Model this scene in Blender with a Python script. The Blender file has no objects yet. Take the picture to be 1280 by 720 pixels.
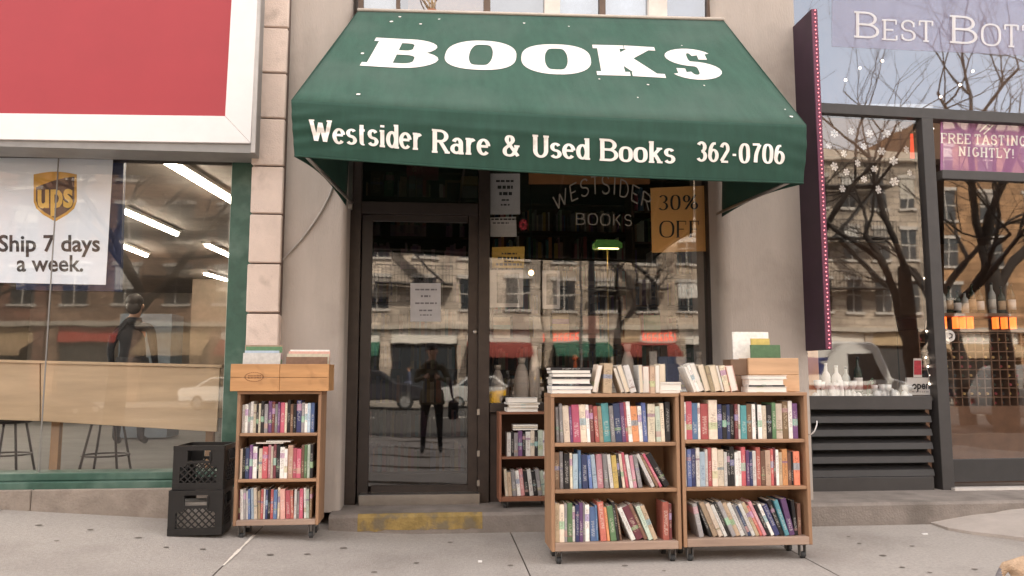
import bpy, bmesh, math, random
from mathutils import Vector, Matrix, Euler
R = math.radians
random.seed(11)
S = bpy.context.scene
COL = S.collection

# ------------------------------------------------------------------ camera
F = 1000.0                      # focal length in pixels of a 1280 x 720 frame
CAM = Vector((0, 0, 1.13))
TH = math.atan(110 / 1000)      # pitch up
PS = math.atan(0.1 * math.cos(TH))   # yaw to the right
FWD = Vector((math.sin(PS) * math.cos(TH), math.cos(PS) * math.cos(TH), math.sin(TH)))
RGT = Vector((math.cos(PS), -math.sin(PS), 0))
UPV = RGT.cross(FWD)
cd = bpy.data.cameras.new('camera'); cam = bpy.data.objects.new('camera', cd); COL.objects.link(cam)
cd.sensor_width = 36; cd.lens = 36 * F / 1280; cd.clip_start = 0.02; cd.clip_end = 900
cam.matrix_world = Matrix.Translation(CAM) @ Matrix((RGT, UPV, -FWD)).transposed().to_4x4()
S.camera = cam

# ------------------------------------------------------------------ sky, sun, exposure
SUN_EL, SUN_AZ = R(42), R(24)          # azimuth measured clockwise from +Y
w = bpy.data.worlds.new('World'); S.world = w; w.use_nodes = True
nt = w.node_tree; bg = nt.nodes['Background']
sky = nt.nodes.new('ShaderNodeTexSky'); sky.sky_type = 'NISHITA'; sky.sun_disc = False
sky.sun_elevation = SUN_EL; sky.sun_rotation = SUN_AZ; sky.air_density = 1.0; sky.dust_density = 3.0; sky.ozone_density = 1.0
mx = nt.nodes.new('ShaderNodeMix'); mx.data_type = 'RGBA'; mx.inputs[0].default_value = 0.42
hs = nt.nodes.new('ShaderNodeHueSaturation'); hs.inputs['Saturation'].default_value = 0.85
nt.links.new(sky.outputs[0], hs.inputs['Color'])
nt.links.new(hs.outputs[0], mx.inputs[6]); mx.inputs[7].default_value = (9.6, 8.95, 8.6, 1)   # the even white of an overcast day
nt.links.new(mx.outputs[2], bg.inputs[0]); bg.inputs[1].default_value = 0.12
sl = bpy.data.lights.new('sun', 'SUN'); sl.energy = 3.2; sl.angle = R(1.5); sl.color = (1, 0.93, 0.84)
so = bpy.data.objects.new('sun', sl); COL.objects.link(so)
so.location = (10, 22, 30)
sd = Vector((math.sin(SUN_AZ) * math.cos(SUN_EL), math.cos(SUN_AZ) * math.cos(SUN_EL), math.sin(SUN_EL)))
so.rotation_euler = (-sd).to_track_quat('-Z', 'Y').to_euler()
S.view_settings.view_transform = 'Standard'; S.view_settings.look = 'None'
S.view_settings.exposure = 2.1; S.view_settings.gamma = 1.0
S.view_settings.use_white_balance = True; S.view_settings.white_balance_temperature = 7100; S.view_settings.white_balance_tint = 9

# ------------------------------------------------------------------ picture <-> place
def ray(px, py): return FWD * F + RGT * (px - 640) - UPV * (py - 360)
def at(px, py, Y):
    d = ray(px, py); return CAM + d * (Y / d.y)
def atz(px, py, Z):
    d = ray(px, py); return CAM + d * ((Z - CAM.z) / d.z)
def proj(p):
    v = p - CAM; k = v.dot(FWD)
    return 640 + F * v.dot(RGT) / k, 360 - F * v.dot(UPV) / k
def solve(surf, px, py, u=.5, v=.5):
    for _ in range(30):
        e = 1e-4
        x, y = proj(surf(u, v)); x1, y1 = proj(surf(u + e, v)); x2, y2 = proj(surf(u, v + e))
        a, b, c, d = (x1 - x) / e, (x2 - x) / e, (y1 - y) / e, (y2 - y) / e
        det = a * d - b * c
        dx, dy = px - x, py - y
        u += (d * dx - b * dy) / det; v += (a * dy - c * dx) / det
    return u, v

# ------------------------------------------------------------------ materials
def srgb(r, g, b):
    f = lambda c: (c / 255 / 12.92) if c / 255 <= .04045 else ((c / 255 + .055) / 1.055) ** 2.4
    return (f(r), f(g), f(b), 1)
MATS = {}
def mat(name, col, rough=.7, var=.12, scale=6, bump=.0, bscale=60, metal=0, spec=.5, sheen=0, stretch=None, obrand=0, dirt=None):
    if name in MATS: return MATS[name]
    m = bpy.data.materials.new(name); m.use_nodes = True; MATS[name] = m
    n = m.node_tree; L = n.links; b = n.nodes['Principled BSDF']
    if len(col) == 3: col = (*col, 1)
    b.inputs['Roughness'].default_value = rough; b.inputs['Metallic'].default_value = metal
    b.inputs['Specular IOR Level'].default_value = spec
    tc = n.nodes.new('ShaderNodeTexCoord'); vec = tc.outputs['Object']
    if stretch:
        mp = n.nodes.new('ShaderNodeMapping'); mp.inputs['Scale'].default_value = stretch
        L.new(vec, mp.inputs[0]); vec = mp.outputs[0]
    no = n.nodes.new('ShaderNodeTexNoise'); no.inputs['Scale'].default_value = scale; no.inputs['Detail'].default_value = 6
    no.inputs['Roughness'].default_value = .65
    L.new(vec, no.inputs['Vector'])
    mr = n.nodes.new('ShaderNodeMapRange'); mr.inputs[1].default_value = .3; mr.inputs[2].default_value = .7
    mr.inputs[3].default_value = 1 - var; mr.inputs[4].default_value = 1 + var
    L.new(no.outputs[0], mr.inputs[0]); val = mr.outputs[0]
    if obrand:
        oi = n.nodes.new('ShaderNodeObjectInfo'); m2 = n.nodes.new('ShaderNodeMapRange')
        m2.inputs[3].default_value = 1 - obrand; m2.inputs[4].default_value = 1 + obrand
        L.new(oi.outputs['Random'], m2.inputs[0])
        mm = n.nodes.new('ShaderNodeMath'); mm.operation = 'MULTIPLY'; L.new(val, mm.inputs[0]); L.new(m2.outputs[0], mm.inputs[1]); val = mm.outputs[0]
    vm = n.nodes.new('ShaderNodeVectorMath'); vm.operation = 'SCALE'; vm.inputs[0].default_value = col[:3]; L.new(val, vm.inputs['Scale'])
    out = vm.outputs[0]
    if dirt:       # (colour, noise scale, threshold, softness)
        n2 = n.nodes.new('ShaderNodeTexNoise'); n2.inputs['Scale'].default_value = dirt[1]; n2.inputs['Detail'].default_value = 8
        L.new(tc.outputs['Object'], n2.inputs['Vector'])
        r2 = n.nodes.new('ShaderNodeMapRange'); r2.inputs[1].default_value = dirt[2]; r2.inputs[2].default_value = dirt[2] + dirt[3]
        r2.inputs[4].default_value = dirt[4] if len(dirt) > 4 else 1
        L.new(n2.outputs[0], r2.inputs[0])
        mi = n.nodes.new('ShaderNodeMix'); mi.data_type = 'RGBA'; L.new(r2.outputs[0], mi.inputs[0]); L.new(out, mi.inputs[6])
        mi.inputs[7].default_value = (*dirt[0][:3], 1); out = mi.outputs[2]
    L.new(out, b.inputs['Base Color'])
    if bump:
        n3 = n.nodes.new('ShaderNodeTexNoise'); n3.inputs['Scale'].default_value = bscale; n3.inputs['Detail'].default_value = 4
        L.new(vec, n3.inputs['Vector'])
        bu = n.nodes.new('ShaderNodeBump'); bu.inputs['Strength'].default_value = bump; bu.inputs['Distance'].default_value = .02
        L.new(n3.outputs[0], bu.inputs['Height']); L.new(bu.outputs[0], b.inputs['Normal'])
    if sheen: b.inputs['Sheen Weight'].default_value = sheen
    return m
def emit(name, col, st):
    if name in MATS: return MATS[name]
    m = bpy.data.materials.new(name); m.use_nodes = True; MATS[name] = m
    b = m.node_tree.nodes['Principled BSDF']; b.inputs['Base Color'].default_value = col
    b.inputs['Emission Color'].default_value = col; b.inputs['Emission Strength'].default_value = st
    return m
def glass(name, refl, tint=(1, 1, 1), rough=0.0, dirt=.0):
    m = bpy.data.materials.new(name); m.use_nodes = True; MATS[name] = m
    n = m.node_tree; L = n.links; n.nodes.clear()
    o = n.nodes.new('ShaderNodeOutputMaterial'); mx = n.nodes.new('ShaderNodeMixShader')
    t = n.nodes.new('ShaderNodeBsdfTransparent'); t.inputs[0].default_value = (*tint, 1)
    g = n.nodes.new('ShaderNodeBsdfGlossy'); g.inputs['Roughness'].default_value = rough + .018
    lw = n.nodes.new('ShaderNodeFresnel'); lw.inputs[0].default_value = 1.5
    ad = n.nodes.new('ShaderNodeMath'); ad.operation = 'ADD'; ad.use_clamp = True; ad.inputs[1].default_value = refl - .04
    ge = n.nodes.new('ShaderNodeNewGeometry'); iv = n.nodes.new('ShaderNodeMath'); iv.operation = 'SUBTRACT'; iv.inputs[0].default_value = 1
    mu = n.nodes.new('ShaderNodeMath'); mu.operation = 'MULTIPLY'      # one reflection per pane: only on the face turned to the ray
    L.new(ge.outputs['Backfacing'], iv.inputs[1]); L.new(lw.outputs[0], ad.inputs[0]); L.new(ad.outputs[0], mu.inputs[0]); L.new(iv.outputs[0], mu.inputs[1]); L.new(mu.outputs[0], mx.inputs[0])
    # panes are never quite flat
    tc = n.nodes.new('ShaderNodeTexCoord'); no = n.nodes.new('ShaderNodeTexNoise'); no.inputs['Scale'].default_value = 1.7
    L.new(tc.outputs['Object'], no.inputs['Vector'])
    bu = n.nodes.new('ShaderNodeBump'); bu.inputs['Strength'].default_value = .07; bu.inputs['Distance'].default_value = .01
    L.new(no.outputs[0], bu.inputs['Height']); L.new(bu.outputs[0], g.inputs['Normal'])
    L.new(t.outputs[0], mx.inputs[1]); L.new(g.outputs[0], mx.inputs[2])
    if dirt:
        d = n.nodes.new('ShaderNodeBsdfDiffuse'); d.inputs[0].default_value = (.55, .5, .46, 1)
        m2 = n.nodes.new('ShaderNodeMixShader'); m2.inputs[0].default_value = dirt
        L.new(mx.outputs[0], m2.inputs[1]); L.new(d.outputs[0], m2.inputs[2]); L.new(m2.outputs[0], o.inputs[0])
    else: L.new(mx.outputs[0], o.inputs[0])
    return m

PINE = mat('pine', (.345, .192, .108), .6, .28, 9, .2, 40, stretch=(1, 1, .12), dirt=((.14, .085, .055), 6, .56, .18, .55))
PINEH = mat('pine_across', (.355, .2, .113), .6, .28, 9, .2, 40, stretch=(.12, 1, 1), dirt=((.14, .085, .055), 6, .56, .18, .55))
PINEW = mat('pine_worn', (.36, .25, .19), .65, .25, 9, .12, 40, stretch=(.12, 1, 1))
BACKW = mat('shelf_back', (.30, .165, .085), .7, .2, 8, stretch=(1, 1, .15))
BOXW = mat('box_wood', (.52, .27, .115), .6, .25, 7, .15, 30, stretch=(.12, 1, 1), dirt=((.26, .12, .05), 9, .58, .15, .5))
BOXP = mat('box_pale', (.62, .38, .22), .6, .2, 7, .1, 30, stretch=(.12, 1, 1))
CONC = mat('concrete', (.33, .285, .25), .9, .14, 3.5, .35, 90, dirt=((.22, .185, .16), 2.2, .52, .25, .55))
SLAB = mat('paving', (.40, .362, .33), .9, .16, 55, .5, 160, obrand=.05, dirt=((.17, .14, .12), 1.3, .48, .25, .42))
STEP = mat('step_concrete', (.25, .215, .19), .9, .2, 5, .4, 60, dirt=((.13, .11, .095), 3.5, .48, .25, .7))
PATCH = mat('patch_concrete', (.44, .385, .345), .9, .1, 5, .3, 90)
STUC = mat('stucco', (.46, .40, .355), .9, .1, 2.2, .25, 70, stretch=(1.6, 1.6, .35), dirt=((.25, .21, .18), 1.9, .5, .22, .55))
STUCU = mat('stucco_upper', (.45, .40, .36), .9, .1, 2.2, .25, 70)
QUOIN = mat('limestone', (.74, .60, .52), .85, .08, 5, .3, 90, obrand=.07, dirt=((.36, .27, .22), 7, .58, .2, .6))
MORT = mat('mortar', (.17, .12, .1), .95)
GREEN = mat('green_paint', (.035, .095, .068), .45, .2, 8, .1, 30, dirt=((.13, .2, .165), 4, .48, .25, .7))
CLOTH_LIT = mat('awning_cloth_lit', (.036, .100, .072), .85, .16, 3, .3, 320, stretch=(5, .8, 1), dirt=((.085, .135, .112), 1.6, .42, .3, .6))  # top of the awning: light from above put into a paler cloth colour
CLOTH_SHADE = mat('awning_cloth_shade', (.014, .062, .041), .8, .16, 4, .3, 320, stretch=(4, 1, 1))  # same cloth on the upright faces, their shade put into the colour
PAINTW = mat('white_letter', (.86, .82, .77), .6, .06, 9, dirt=((.5, .48, .42), 12, .64, .1, .6))
SIGNW = mat('sign_white', (.84, .8, .79), .45, .03)
SIGNR = mat('sign_red', (.40, .036, .048), .5, .05, 2)
SIGNG = mat('sign_grey', (.28, .27, .26), .5)
BRONZE = mat('bronze_frame', (.045, .033, .028), .4, .25, 10, metal=.3)
BRONZED = mat('bronze_dark', (.028, .02, .018), .4, .25, 10)
CHAR = mat('charcoal_frame', (.05, .046, .045), .5, .12, 8)
CHARL = mat('charcoal_slat', (.036, .034, .034), .5, .12, 8)
BLACKP = mat('black_plastic', (.009, .0085, .0085), .42, .2, 20)
PURP = mat('purple_panel', (.035, .012, .03), .5, .2, 5)
PURPE = mat('purple_edge', (.14, .03, .07), .5)
YELL = mat('yellow_paint', (.31, .215, .075), .85, .3, 14, .3, 60, dirt=((.17, .14, .10), 9, .5, .12, .85))
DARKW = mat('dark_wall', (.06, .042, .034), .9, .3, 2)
ROOMB = mat('room_beige', (.25, .22, .19), .9, .15, 2)
ROOMC = mat('room_ceiling', (.24, .2, .17), .9)
FLOORG = mat('room_floor', (.13, .125, .12), .7, .2, 3)
COUNT = mat('oak_panel', (.50, .36, .225), .5, .2, 5, .05, 20, stretch=(.15, 1, 1.4), dirt=((.25, .16, .09), 10, .70, .06, .7))
PAGE = mat('pages', (.74, .63, .49), .85, .12, 60, stretch=(6, .3, .3))
PAGEW = mat('pages_white', (.80, .75, .68), .85, .1, 60, stretch=(6, .3, .3))
METAL = mat('steel', (.35, .33, .31), .35, .1, 9, metal=.9)
RUBBER = mat('rubber', (.03, .03, .03), .7)
PAPER = mat('paper', (.78, .76, .74), .8, .04)
INK = mat('ink', (.03, .028, .03), .7)
WHITEP = mat('white_plastic', (.8, .79, .77), .5, .05)
GB = glass('bookshop_glass', .135, (.93, .92, .91), dirt=.002)
GD = glass('door_glass', .16, (.55, .53, .51), dirt=.002)
GL = glass('left_glass', .085, (.985, .985, .985), dirt=.004)
GR = glass('right_glass', .18, (.98, .97, .96), dirt=.001)
GT = glass('upper_glass', .22, (.9, .9, .9), dirt=.0)
GT.node_tree.nodes['Glossy BSDF'].inputs[0].default_value = (.70, .83, 1.0, 1)      # sky blue put into the reflection colour of the upper pane
def film(name, col, a):
    m = bpy.data.materials.new(name); m.use_nodes = True; MATS[name] = m; n = m.node_tree; b = n.nodes['Principled BSDF']
    b.inputs['Base Color'].default_value = (*col, 1); b.inputs['Alpha'].default_value = a; b.inputs['Roughness'].default_value = .4
    return m

# ------------------------------------------------------------------ mesh builder
class MB:
    def __init__(s): s.v = []; s.f = []; s.m = []; s.sm = []
    def add(s, vs, fs, mi=0, smooth=False):
        o = len(s.v); s.v += [Vector(v) for v in vs]
        for f in fs: s.f.append([i + o for i in f]); s.m.append(mi); s.sm.append(smooth)
        return s
    def box(s, a, b, mi=0, M=None):
        x0, x1 = sorted((a[0], b[0])); y0, y1 = sorted((a[1], b[1])); z0, z1 = sorted((a[2], b[2]))
        vs = [Vector((x, y, z)) for z in (z0, z1) for y in (y0, y1) for x in (x0, x1)]
        if M is not None: vs = [M @ v for v in vs]
        return s.add(vs, [(0, 2, 3, 1), (4, 5, 7, 6), (0, 1, 5, 4), (2, 6, 7, 3), (0, 4, 6, 2), (1, 3, 7, 5)], mi)
    def hexa(s, q, back, mi=0):
        """q: four front corners (any quad), back: offset vector of the rear face"""
        q = [Vector(p) for p in q]; r = [p + Vector(back) for p in q]
        return s.add(q + r, [(0, 1, 2, 3), (7, 6, 5, 4), (0, 4, 5, 1), (1, 5, 6, 2), (2, 6, 7, 3), (3, 7, 4, 0)], mi)
    def poly(s, pts, back=None, mi=0):
        n = len(pts); pts = [Vector(p) for p in pts]
        if back is None: return s.add(pts, [tuple(range(n))], mi)
        vs = pts + [p + Vector(back) for p in pts]
        return s.add(vs, [tuple(range(n)), tuple(range(2 * n - 1, n - 1, -1))] + [(i, i + n, (i + 1) % n + n, (i + 1) % n) for i in range(n)], mi)
    def tube(s, path, r, n=8, mi=0, cap=True):
        path = [Vector(p) for p in path]; rs = r if isinstance(r, (list, tuple)) else [r] * len(path)
        vs = []; ref = None
        for i, p in enumerate(path):
            t = (path[min(i + 1, len(path) - 1)] - path[max(i - 1, 0)]).normalized()
            if ref is None:
                ref = t.orthogonal().normalized()
            ref = (ref - t * ref.dot(t)).normalized(); q = t.cross(ref)
            vs += [p + (ref * math.cos(2 * math.pi * k / n) + q * math.sin(2 * math.pi * k / n)) * rs[i] for k in range(n)]
        fs = [(i * n + k, i * n + (k + 1) % n, (i + 1) * n + (k + 1) % n, (i + 1) * n + k) for i in range(len(path) - 1) for k in range(n)]
        s.add(vs, fs, mi, True)
        if cap:
            o = len(s.v) - len(vs)
            s.f += [[o + k for k in range(n)][::-1], [o + (len(path) - 1) * n + k for k in range(n)]]; s.m += [mi, mi]; s.sm += [False, False]
        return s
    def lathe(s, c, prof, n=12, mi=0, axis='z'):
        c = Vector(c); vs = []
        for r, h in prof:
            for k in range(n):
                a = 2 * math.pi * k / n; x, y = r * math.cos(a), r * math.sin(a)
                vs.append(c + (Vector((x, y, h)) if axis == 'z' else Vector((x, h, y)) if axis == 'y' else Vector((h, x, y))))
        fs = [(i * n + k, i * n + (k + 1) % n, (i + 1) * n + (k + 1) % n, (i + 1) * n + k) for i in range(len(prof) - 1) for k in range(n)]
        s.add(vs, fs, mi, True)
        o = len(s.v) - len(vs)
        s.f += [[o + k for k in range(n)][::-1], [o + (len(prof) - 1) * n + k for k in range(n)]]; s.m += [mi, mi]; s.sm += [False, False]
        return s
    def ball(s, c, r, n=10, mi=0):
        r = Vector(r) if isinstance(r, (tuple, list, Vector)) else Vector((r, r, r)); c = Vector(c); m = max(4, n // 2 + 1)
        prof = [(math.sin(math.pi * i / m), -math.cos(math.pi * i / m)) for i in range(m + 1)]
        prof[0] = (.001, -1); prof[-1] = (.001, 1)
        o = len(s.v); s.lathe((0, 0, 0), prof, n, mi)
        for i in range(o, len(s.v)): v = s.v[i]; s.v[i] = c + Vector((v.x * r.x, v.y * r.y, v.z * r.z))
        return s
    def grid(s, fn, nu, nv, mi=0, smooth=True, flip=False):
        vs = [fn(i / nu, j / nv) for j in range(nv + 1) for i in range(nu + 1)]
        fs = [(j * (nu + 1) + i, j * (nu + 1) + i + 1, (j + 1) * (nu + 1) + i + 1, (j + 1) * (nu + 1) + i) for j in range(nv) for i in range(nu)]
        if flip: fs = [f[::-1] for f in fs]
        return s.add(vs, fs, mi, smooth)
    def xf(s, M, o=0):
        for i in range(o, len(s.v)): s.v[i] = M @ s.v[i]
        return s

ORIG = {}       # world origin of things whose parts are written in world coordinates
def mesh_of(name, mb, mats, off=Vector((0, 0, 0)), bevel=0, fixn=True):
    me = bpy.data.meshes.new(name)
    me.from_pydata([tuple(v - off) for v in mb.v], [], [tuple(f) for f in mb.f])
    for m in (mats if isinstance(mats, (list, tuple)) else [mats]): me.materials.append(m)
    for p, mi, sm in zip(me.polygons, mb.m, mb.sm): p.material_index = mi; p.use_smooth = sm
    if bevel or fixn:
        b = bmesh.new(); b.from_mesh(me)
        if fixn: bmesh.ops.recalc_face_normals(b, faces=b.faces)
        if bevel:
            bmesh.ops.bevel(b, geom=[e for e in b.edges if e.is_manifold and e.calc_face_angle(0) > .6], offset=bevel, segments=1, affect='EDGES', clamp_overlap=True)
        b.to_mesh(me); b.free()
    me.update()
    return me
def O(name, mb, mats, parent=None, local=False, bevel=0, fixn=True):
    if parent is not None:
        off = Vector((0, 0, 0)) if local else ORIG.get(parent.name, Vector((0, 0, 0)))
    elif local: off = Vector((0, 0, 0))
    else:
        xs = [v.x for v in mb.v]; ys = [v.y for v in mb.v]; zs = [v.z for v in mb.v]
        off = Vector(((min(xs) + max(xs)) / 2, (min(ys) + max(ys)) / 2, min(zs)))
    o = bpy.data.objects.new(name, mesh_of(name, mb, mats, off, bevel, fixn)); COL.objects.link(o)
    if parent is not None: o.parent = parent; ORIG[o.name] = off
    else: o.location = off; ORIG[o.name] = off
    return o
def E(name, loc, label, cat, group=None, rot=0):
    o = bpy.data.objects.new(name, None); COL.objects.link(o); o.location = loc; o.rotation_euler = (0, 0, rot); o.empty_display_size = .1
    ORIG[o.name] = Vector(loc)
    return T(o, label, cat, group)
def T(o, label, cat, group=None):
    o['label'] = label; o['category'] = cat
    if group: o['group'] = group
    return o
def ST(o): o['kind'] = 'structure'; return o
def STUFF(o): o['kind'] = 'stuff'; return o
def share(o, parent, loc, name=None, rot=None):
    c = o.copy(); COL.objects.link(c); c.parent = parent; c.location = loc
    if rot is not None: c.rotation_euler = rot
    ORIG[c.name] = Vector(loc)
    return c
def rootloc(o):
    return ORIG[o.name]

# ------------------------------------------------------------------ stroke lettering (skeletons drawn with an elliptical pen, slab serifs)
def arc(cx, cy, rx, ry, a0, a1, n=12):
    return [(cx + rx * math.cos(R(a0 + (a1 - a0) * i / n)), cy + ry * math.sin(R(a0 + (a1 - a0) * i / n))) for i in range(n + 1)]
def sarc(cx, cy, rx, ry, n=32, e=.78):
    f = lambda v: math.copysign(abs(v) ** e, v)
    return [(cx + rx * f(math.cos(2 * math.pi * i / n)), cy + ry * f(math.sin(2 * math.pi * i / n))) for i in range(n)] + [(cx + rx, cy)]
def smooth(pts, n=5):
    out = []
    for i in range(len(pts) - 1):
        p0, p1, p2, p3 = pts[max(i - 1, 0)], pts[i], pts[i + 1], pts[min(i + 2, len(pts) - 1)]
        for k in range(n):
            t = k / n
            out.append(tuple(.5 * (2 * p1[j] + (p2[j] - p0[j]) * t + (2 * p0[j] - 5 * p1[j] + 4 * p2[j] - p3[j]) * t * t + (3 * p1[j] - p0[j] - 3 * p2[j] + p3[j]) * t ** 3) for j in (0, 1)))
    return out + [pts[-1]]
XH = .68
GL_ = {  # char: width, strokes, serifs (x, y, side) side: -1 left, 1 right, 0 both
 'B': (.92, [[(0, 0), (0, 1)], [(0, 1), (.45, 1)] + arc(.45, .76, .43, .24, 90, -90) + [(0, .52)], [(0, .52), (.5, .52)] + arc(.5, .26, .5, .26, 90, -90) + [(0, 0)]], [(0, 0, -1), (0, 1, -1)]),
 'O': (1.0, [sarc(.5, .5, .5, .5, 40)], []),
 'K': (.95, [[(.08, 0), (.08, 1)], [(.12, .38), (.85, 1)], [(.36, .58), (.85, 0)]], [(.08, 0, 0), (.08, 1, 0), (.85, 1, 0), (.88, 0, 0)]),
 'S': (.75, [arc(.5, .75, .46, .25, 25, 270, 16) + arc(.5, .25, .5, .25, 90, -155, 16)[1:]], [(.93, .80, 9), (.05, .18, 9)]),
 'W': (1.25, [[(.02, 1), (.28, 0)], [(.28, 0), (.5, .9)], [(.5, .9), (.74, 0)], [(.74, 0), (.98, 1)]], [(.04, 1, 0), (.96, 1, 0)]),
 'e': (.66, [[(.03, .37), (.97, .37)], arc(.5, .34, .5, .34, 8, 318, 20)], []),
 's': (.58, [arc(.5, .51, .44, .17, 25, 270, 12) + arc(.5, .17, .5, .17, 90, -155, 12)[1:]], []),
 't': (.46, [[(.4, .95), (.4, .2)] + arc(.7, .16, .3, .16, 180, 300, 6), [(0, .66), (1, .66)]], []),
 'i': (.30, [[(.5, 0), (.5, XH)], [(.5, .88), (.5, 1.0)]], [(.5, 0, 0), (.5, XH, -1)]),
 'd': (.66, [arc(.46, .34, .46, .34, 0, 360, 20), [(.96, 0), (.96, 1)]], [(.96, 1, -1), (.96, 0, 1)]),
 'r': (.52, [[(.2, 0), (.2, XH)], smooth([(.22, .4), (.45, .6), (.75, .67), (1, .58)])], [(.2, 0, 0), (.2, XH, -1)]),
 'R': (.86, [[(.04, 0), (.04, 1)], [(.04, 1), (.45, 1)] + arc(.45, .75, .45, .25, 90, -90) + [(.04, .5)], [(.45, .5), (.95, 0)]], [(.04, 0, 0), (.04, 1, -1), (.95, 0, 1)]),
 'a': (.68, [[(.86, 0), (.86, .45)] + arc(.5, .45, .36, .22, 0, 160, 10), arc(.42, .19, .42, .19, 0, 360, 16)], [(.86, 0, 1)]),
 '&': (.95, [smooth([(1, 0), (.55, .42), (.22, .75), (.3, .97), (.55, .97), (.62, .76), (.35, .52), (.08, .3), (.12, .06), (.42, 0), (.7, .12), (.92, .5)])], [(.92, .5, 0)]),
 'U': (.85, [[(.08, 1), (.08, .3)] + arc(.5, .3, .42, .3, 180, 360, 14) + [(.92, 1)]], [(.08, 1, 0), (.92, 1, 0)]),
 'o': (.70, [sarc(.5, .34, .5, .34, 28)], []),
 'k': (.74, [[(.12, 0), (.12, 1)], [(.16, .25), (.85, XH)], [(.4, .42), (.85, 0)]], [(.12, 0, 0), (.12, 1, -1), (.85, XH, 0), (.88, 0, 0)]),
 '3': (.60, [arc(.45, .76, .45, .24, 150, -90, 14), arc(.45, .26, .52, .26, 90, -150, 14)], []),
 '6': (.60, [arc(.5, .31, .5, .31, 0, 360, 20), smooth([(.02, .32), (.1, .68), (.4, .94), (.8, .97)])], []),
 '2': (.60, [arc(.48, .72, .46, .28, 165, -20, 12) + [(.05, .03)], [(.02, 0), (1, 0)]], []),
 '0': (.62, [sarc(.5, .5, .5, .5, 28)], []),
 '7': (.58, [[(.0, 1), (1, 1)], smooth([(1, 1), (.55, .5), (.4, 0)])], []),
 '-': (.40, [[(.05, .4), (.95, .4)]], []),
 'T': (.75, [[(.5, 0), (.5, 1)], [(0, 1), (1, 1)]], [(.5, 0, 0), (.0, .9, 9), (1, .9, 9)]),
 'E': (.75, [[(.08, 0), (.08, 1)], [(.08, 1), (.95, 1)], [(.08, .5), (.75, .5)], [(.08, 0), (1, 0)]], [(.08, 0, -1), (.08, 1, -1), (.96, .9, 9), (1, .1, 9)]),
 'F': (.72, [[(.08, 0), (.08, 1)], [(.08, 1), (.95, 1)], [(.08, .5), (.75, .5)]], [(.08, 0, 0), (.08, 1, -1), (.96, .9, 9)]),
 'I': (.45, [[(.5, 0), (.5, 1)]], [(.5, 0, 0), (.5, 1, 0)]),
 'N': (.85, [[(.1, 0), (.1, 1)], [(.1, 1), (.9, 0)], [(.9, 0), (.9, 1)]], [(.1, 0, 0), (.1, 1, -1), (.9, 1, 0)]),
 'G': (.85, [arc(.5, .5, .46, .5, 45, 320, 20), [(.95, .42), (.95, .08)], [(.6, .42), (1, .42)]], []),
 'H': (.85, [[(.1, 0), (.1, 1)], [(.9, 0), (.9, 1)], [(.1, .5), (.9, .5)]], [(.1, 0, 0), (.1, 1, 0), (.9, 0, 0), (.9, 1, 0)]),
 'L': (.72, [[(.12, 0), (.12, 1)], [(.12, 0), (1, 0)]], [(.12, 0, -1), (.12, 1, 0), (1, .12, 9)]),
 'Y': (.85, [[(.05, 1), (.5, .48)], [(.95, 1), (.5, .48)], [(.5, .5), (.5, 0)]], [(.05, 1, 0), (.95, 1, 0), (.5, 0, 0)]),
 'A': (.9, [[(.05, 0), (.5, 1)], [(.5, 1), (.95, 0)], [(.25, .35), (.75, .35)]], [(.05, 0, 0), (.95, 0, 0)]),
 'D': (.85, [[(.06, 0), (.06, 1)], [(.06, 1), (.4, 1)] + arc(.4, .5, .58, .5, 90, -90, 16) + [(.06, 0)]], [(.06, 0, -1), (.06, 1, -1)]),
 '!': (.3, [[(.5, .3), (.5, 1)], [(.5, 0), (.5, .1)]], []),
 '.': (.3, [[(.5, 0), (.5, .1)]], []),
 '%': (1.0, [arc(.22, .75, .2, .23, 0, 360, 16), arc(.78, .25, .2, .23, 0, 360, 16), [(.85, 1), (.15, 0)]], []),
}
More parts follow.
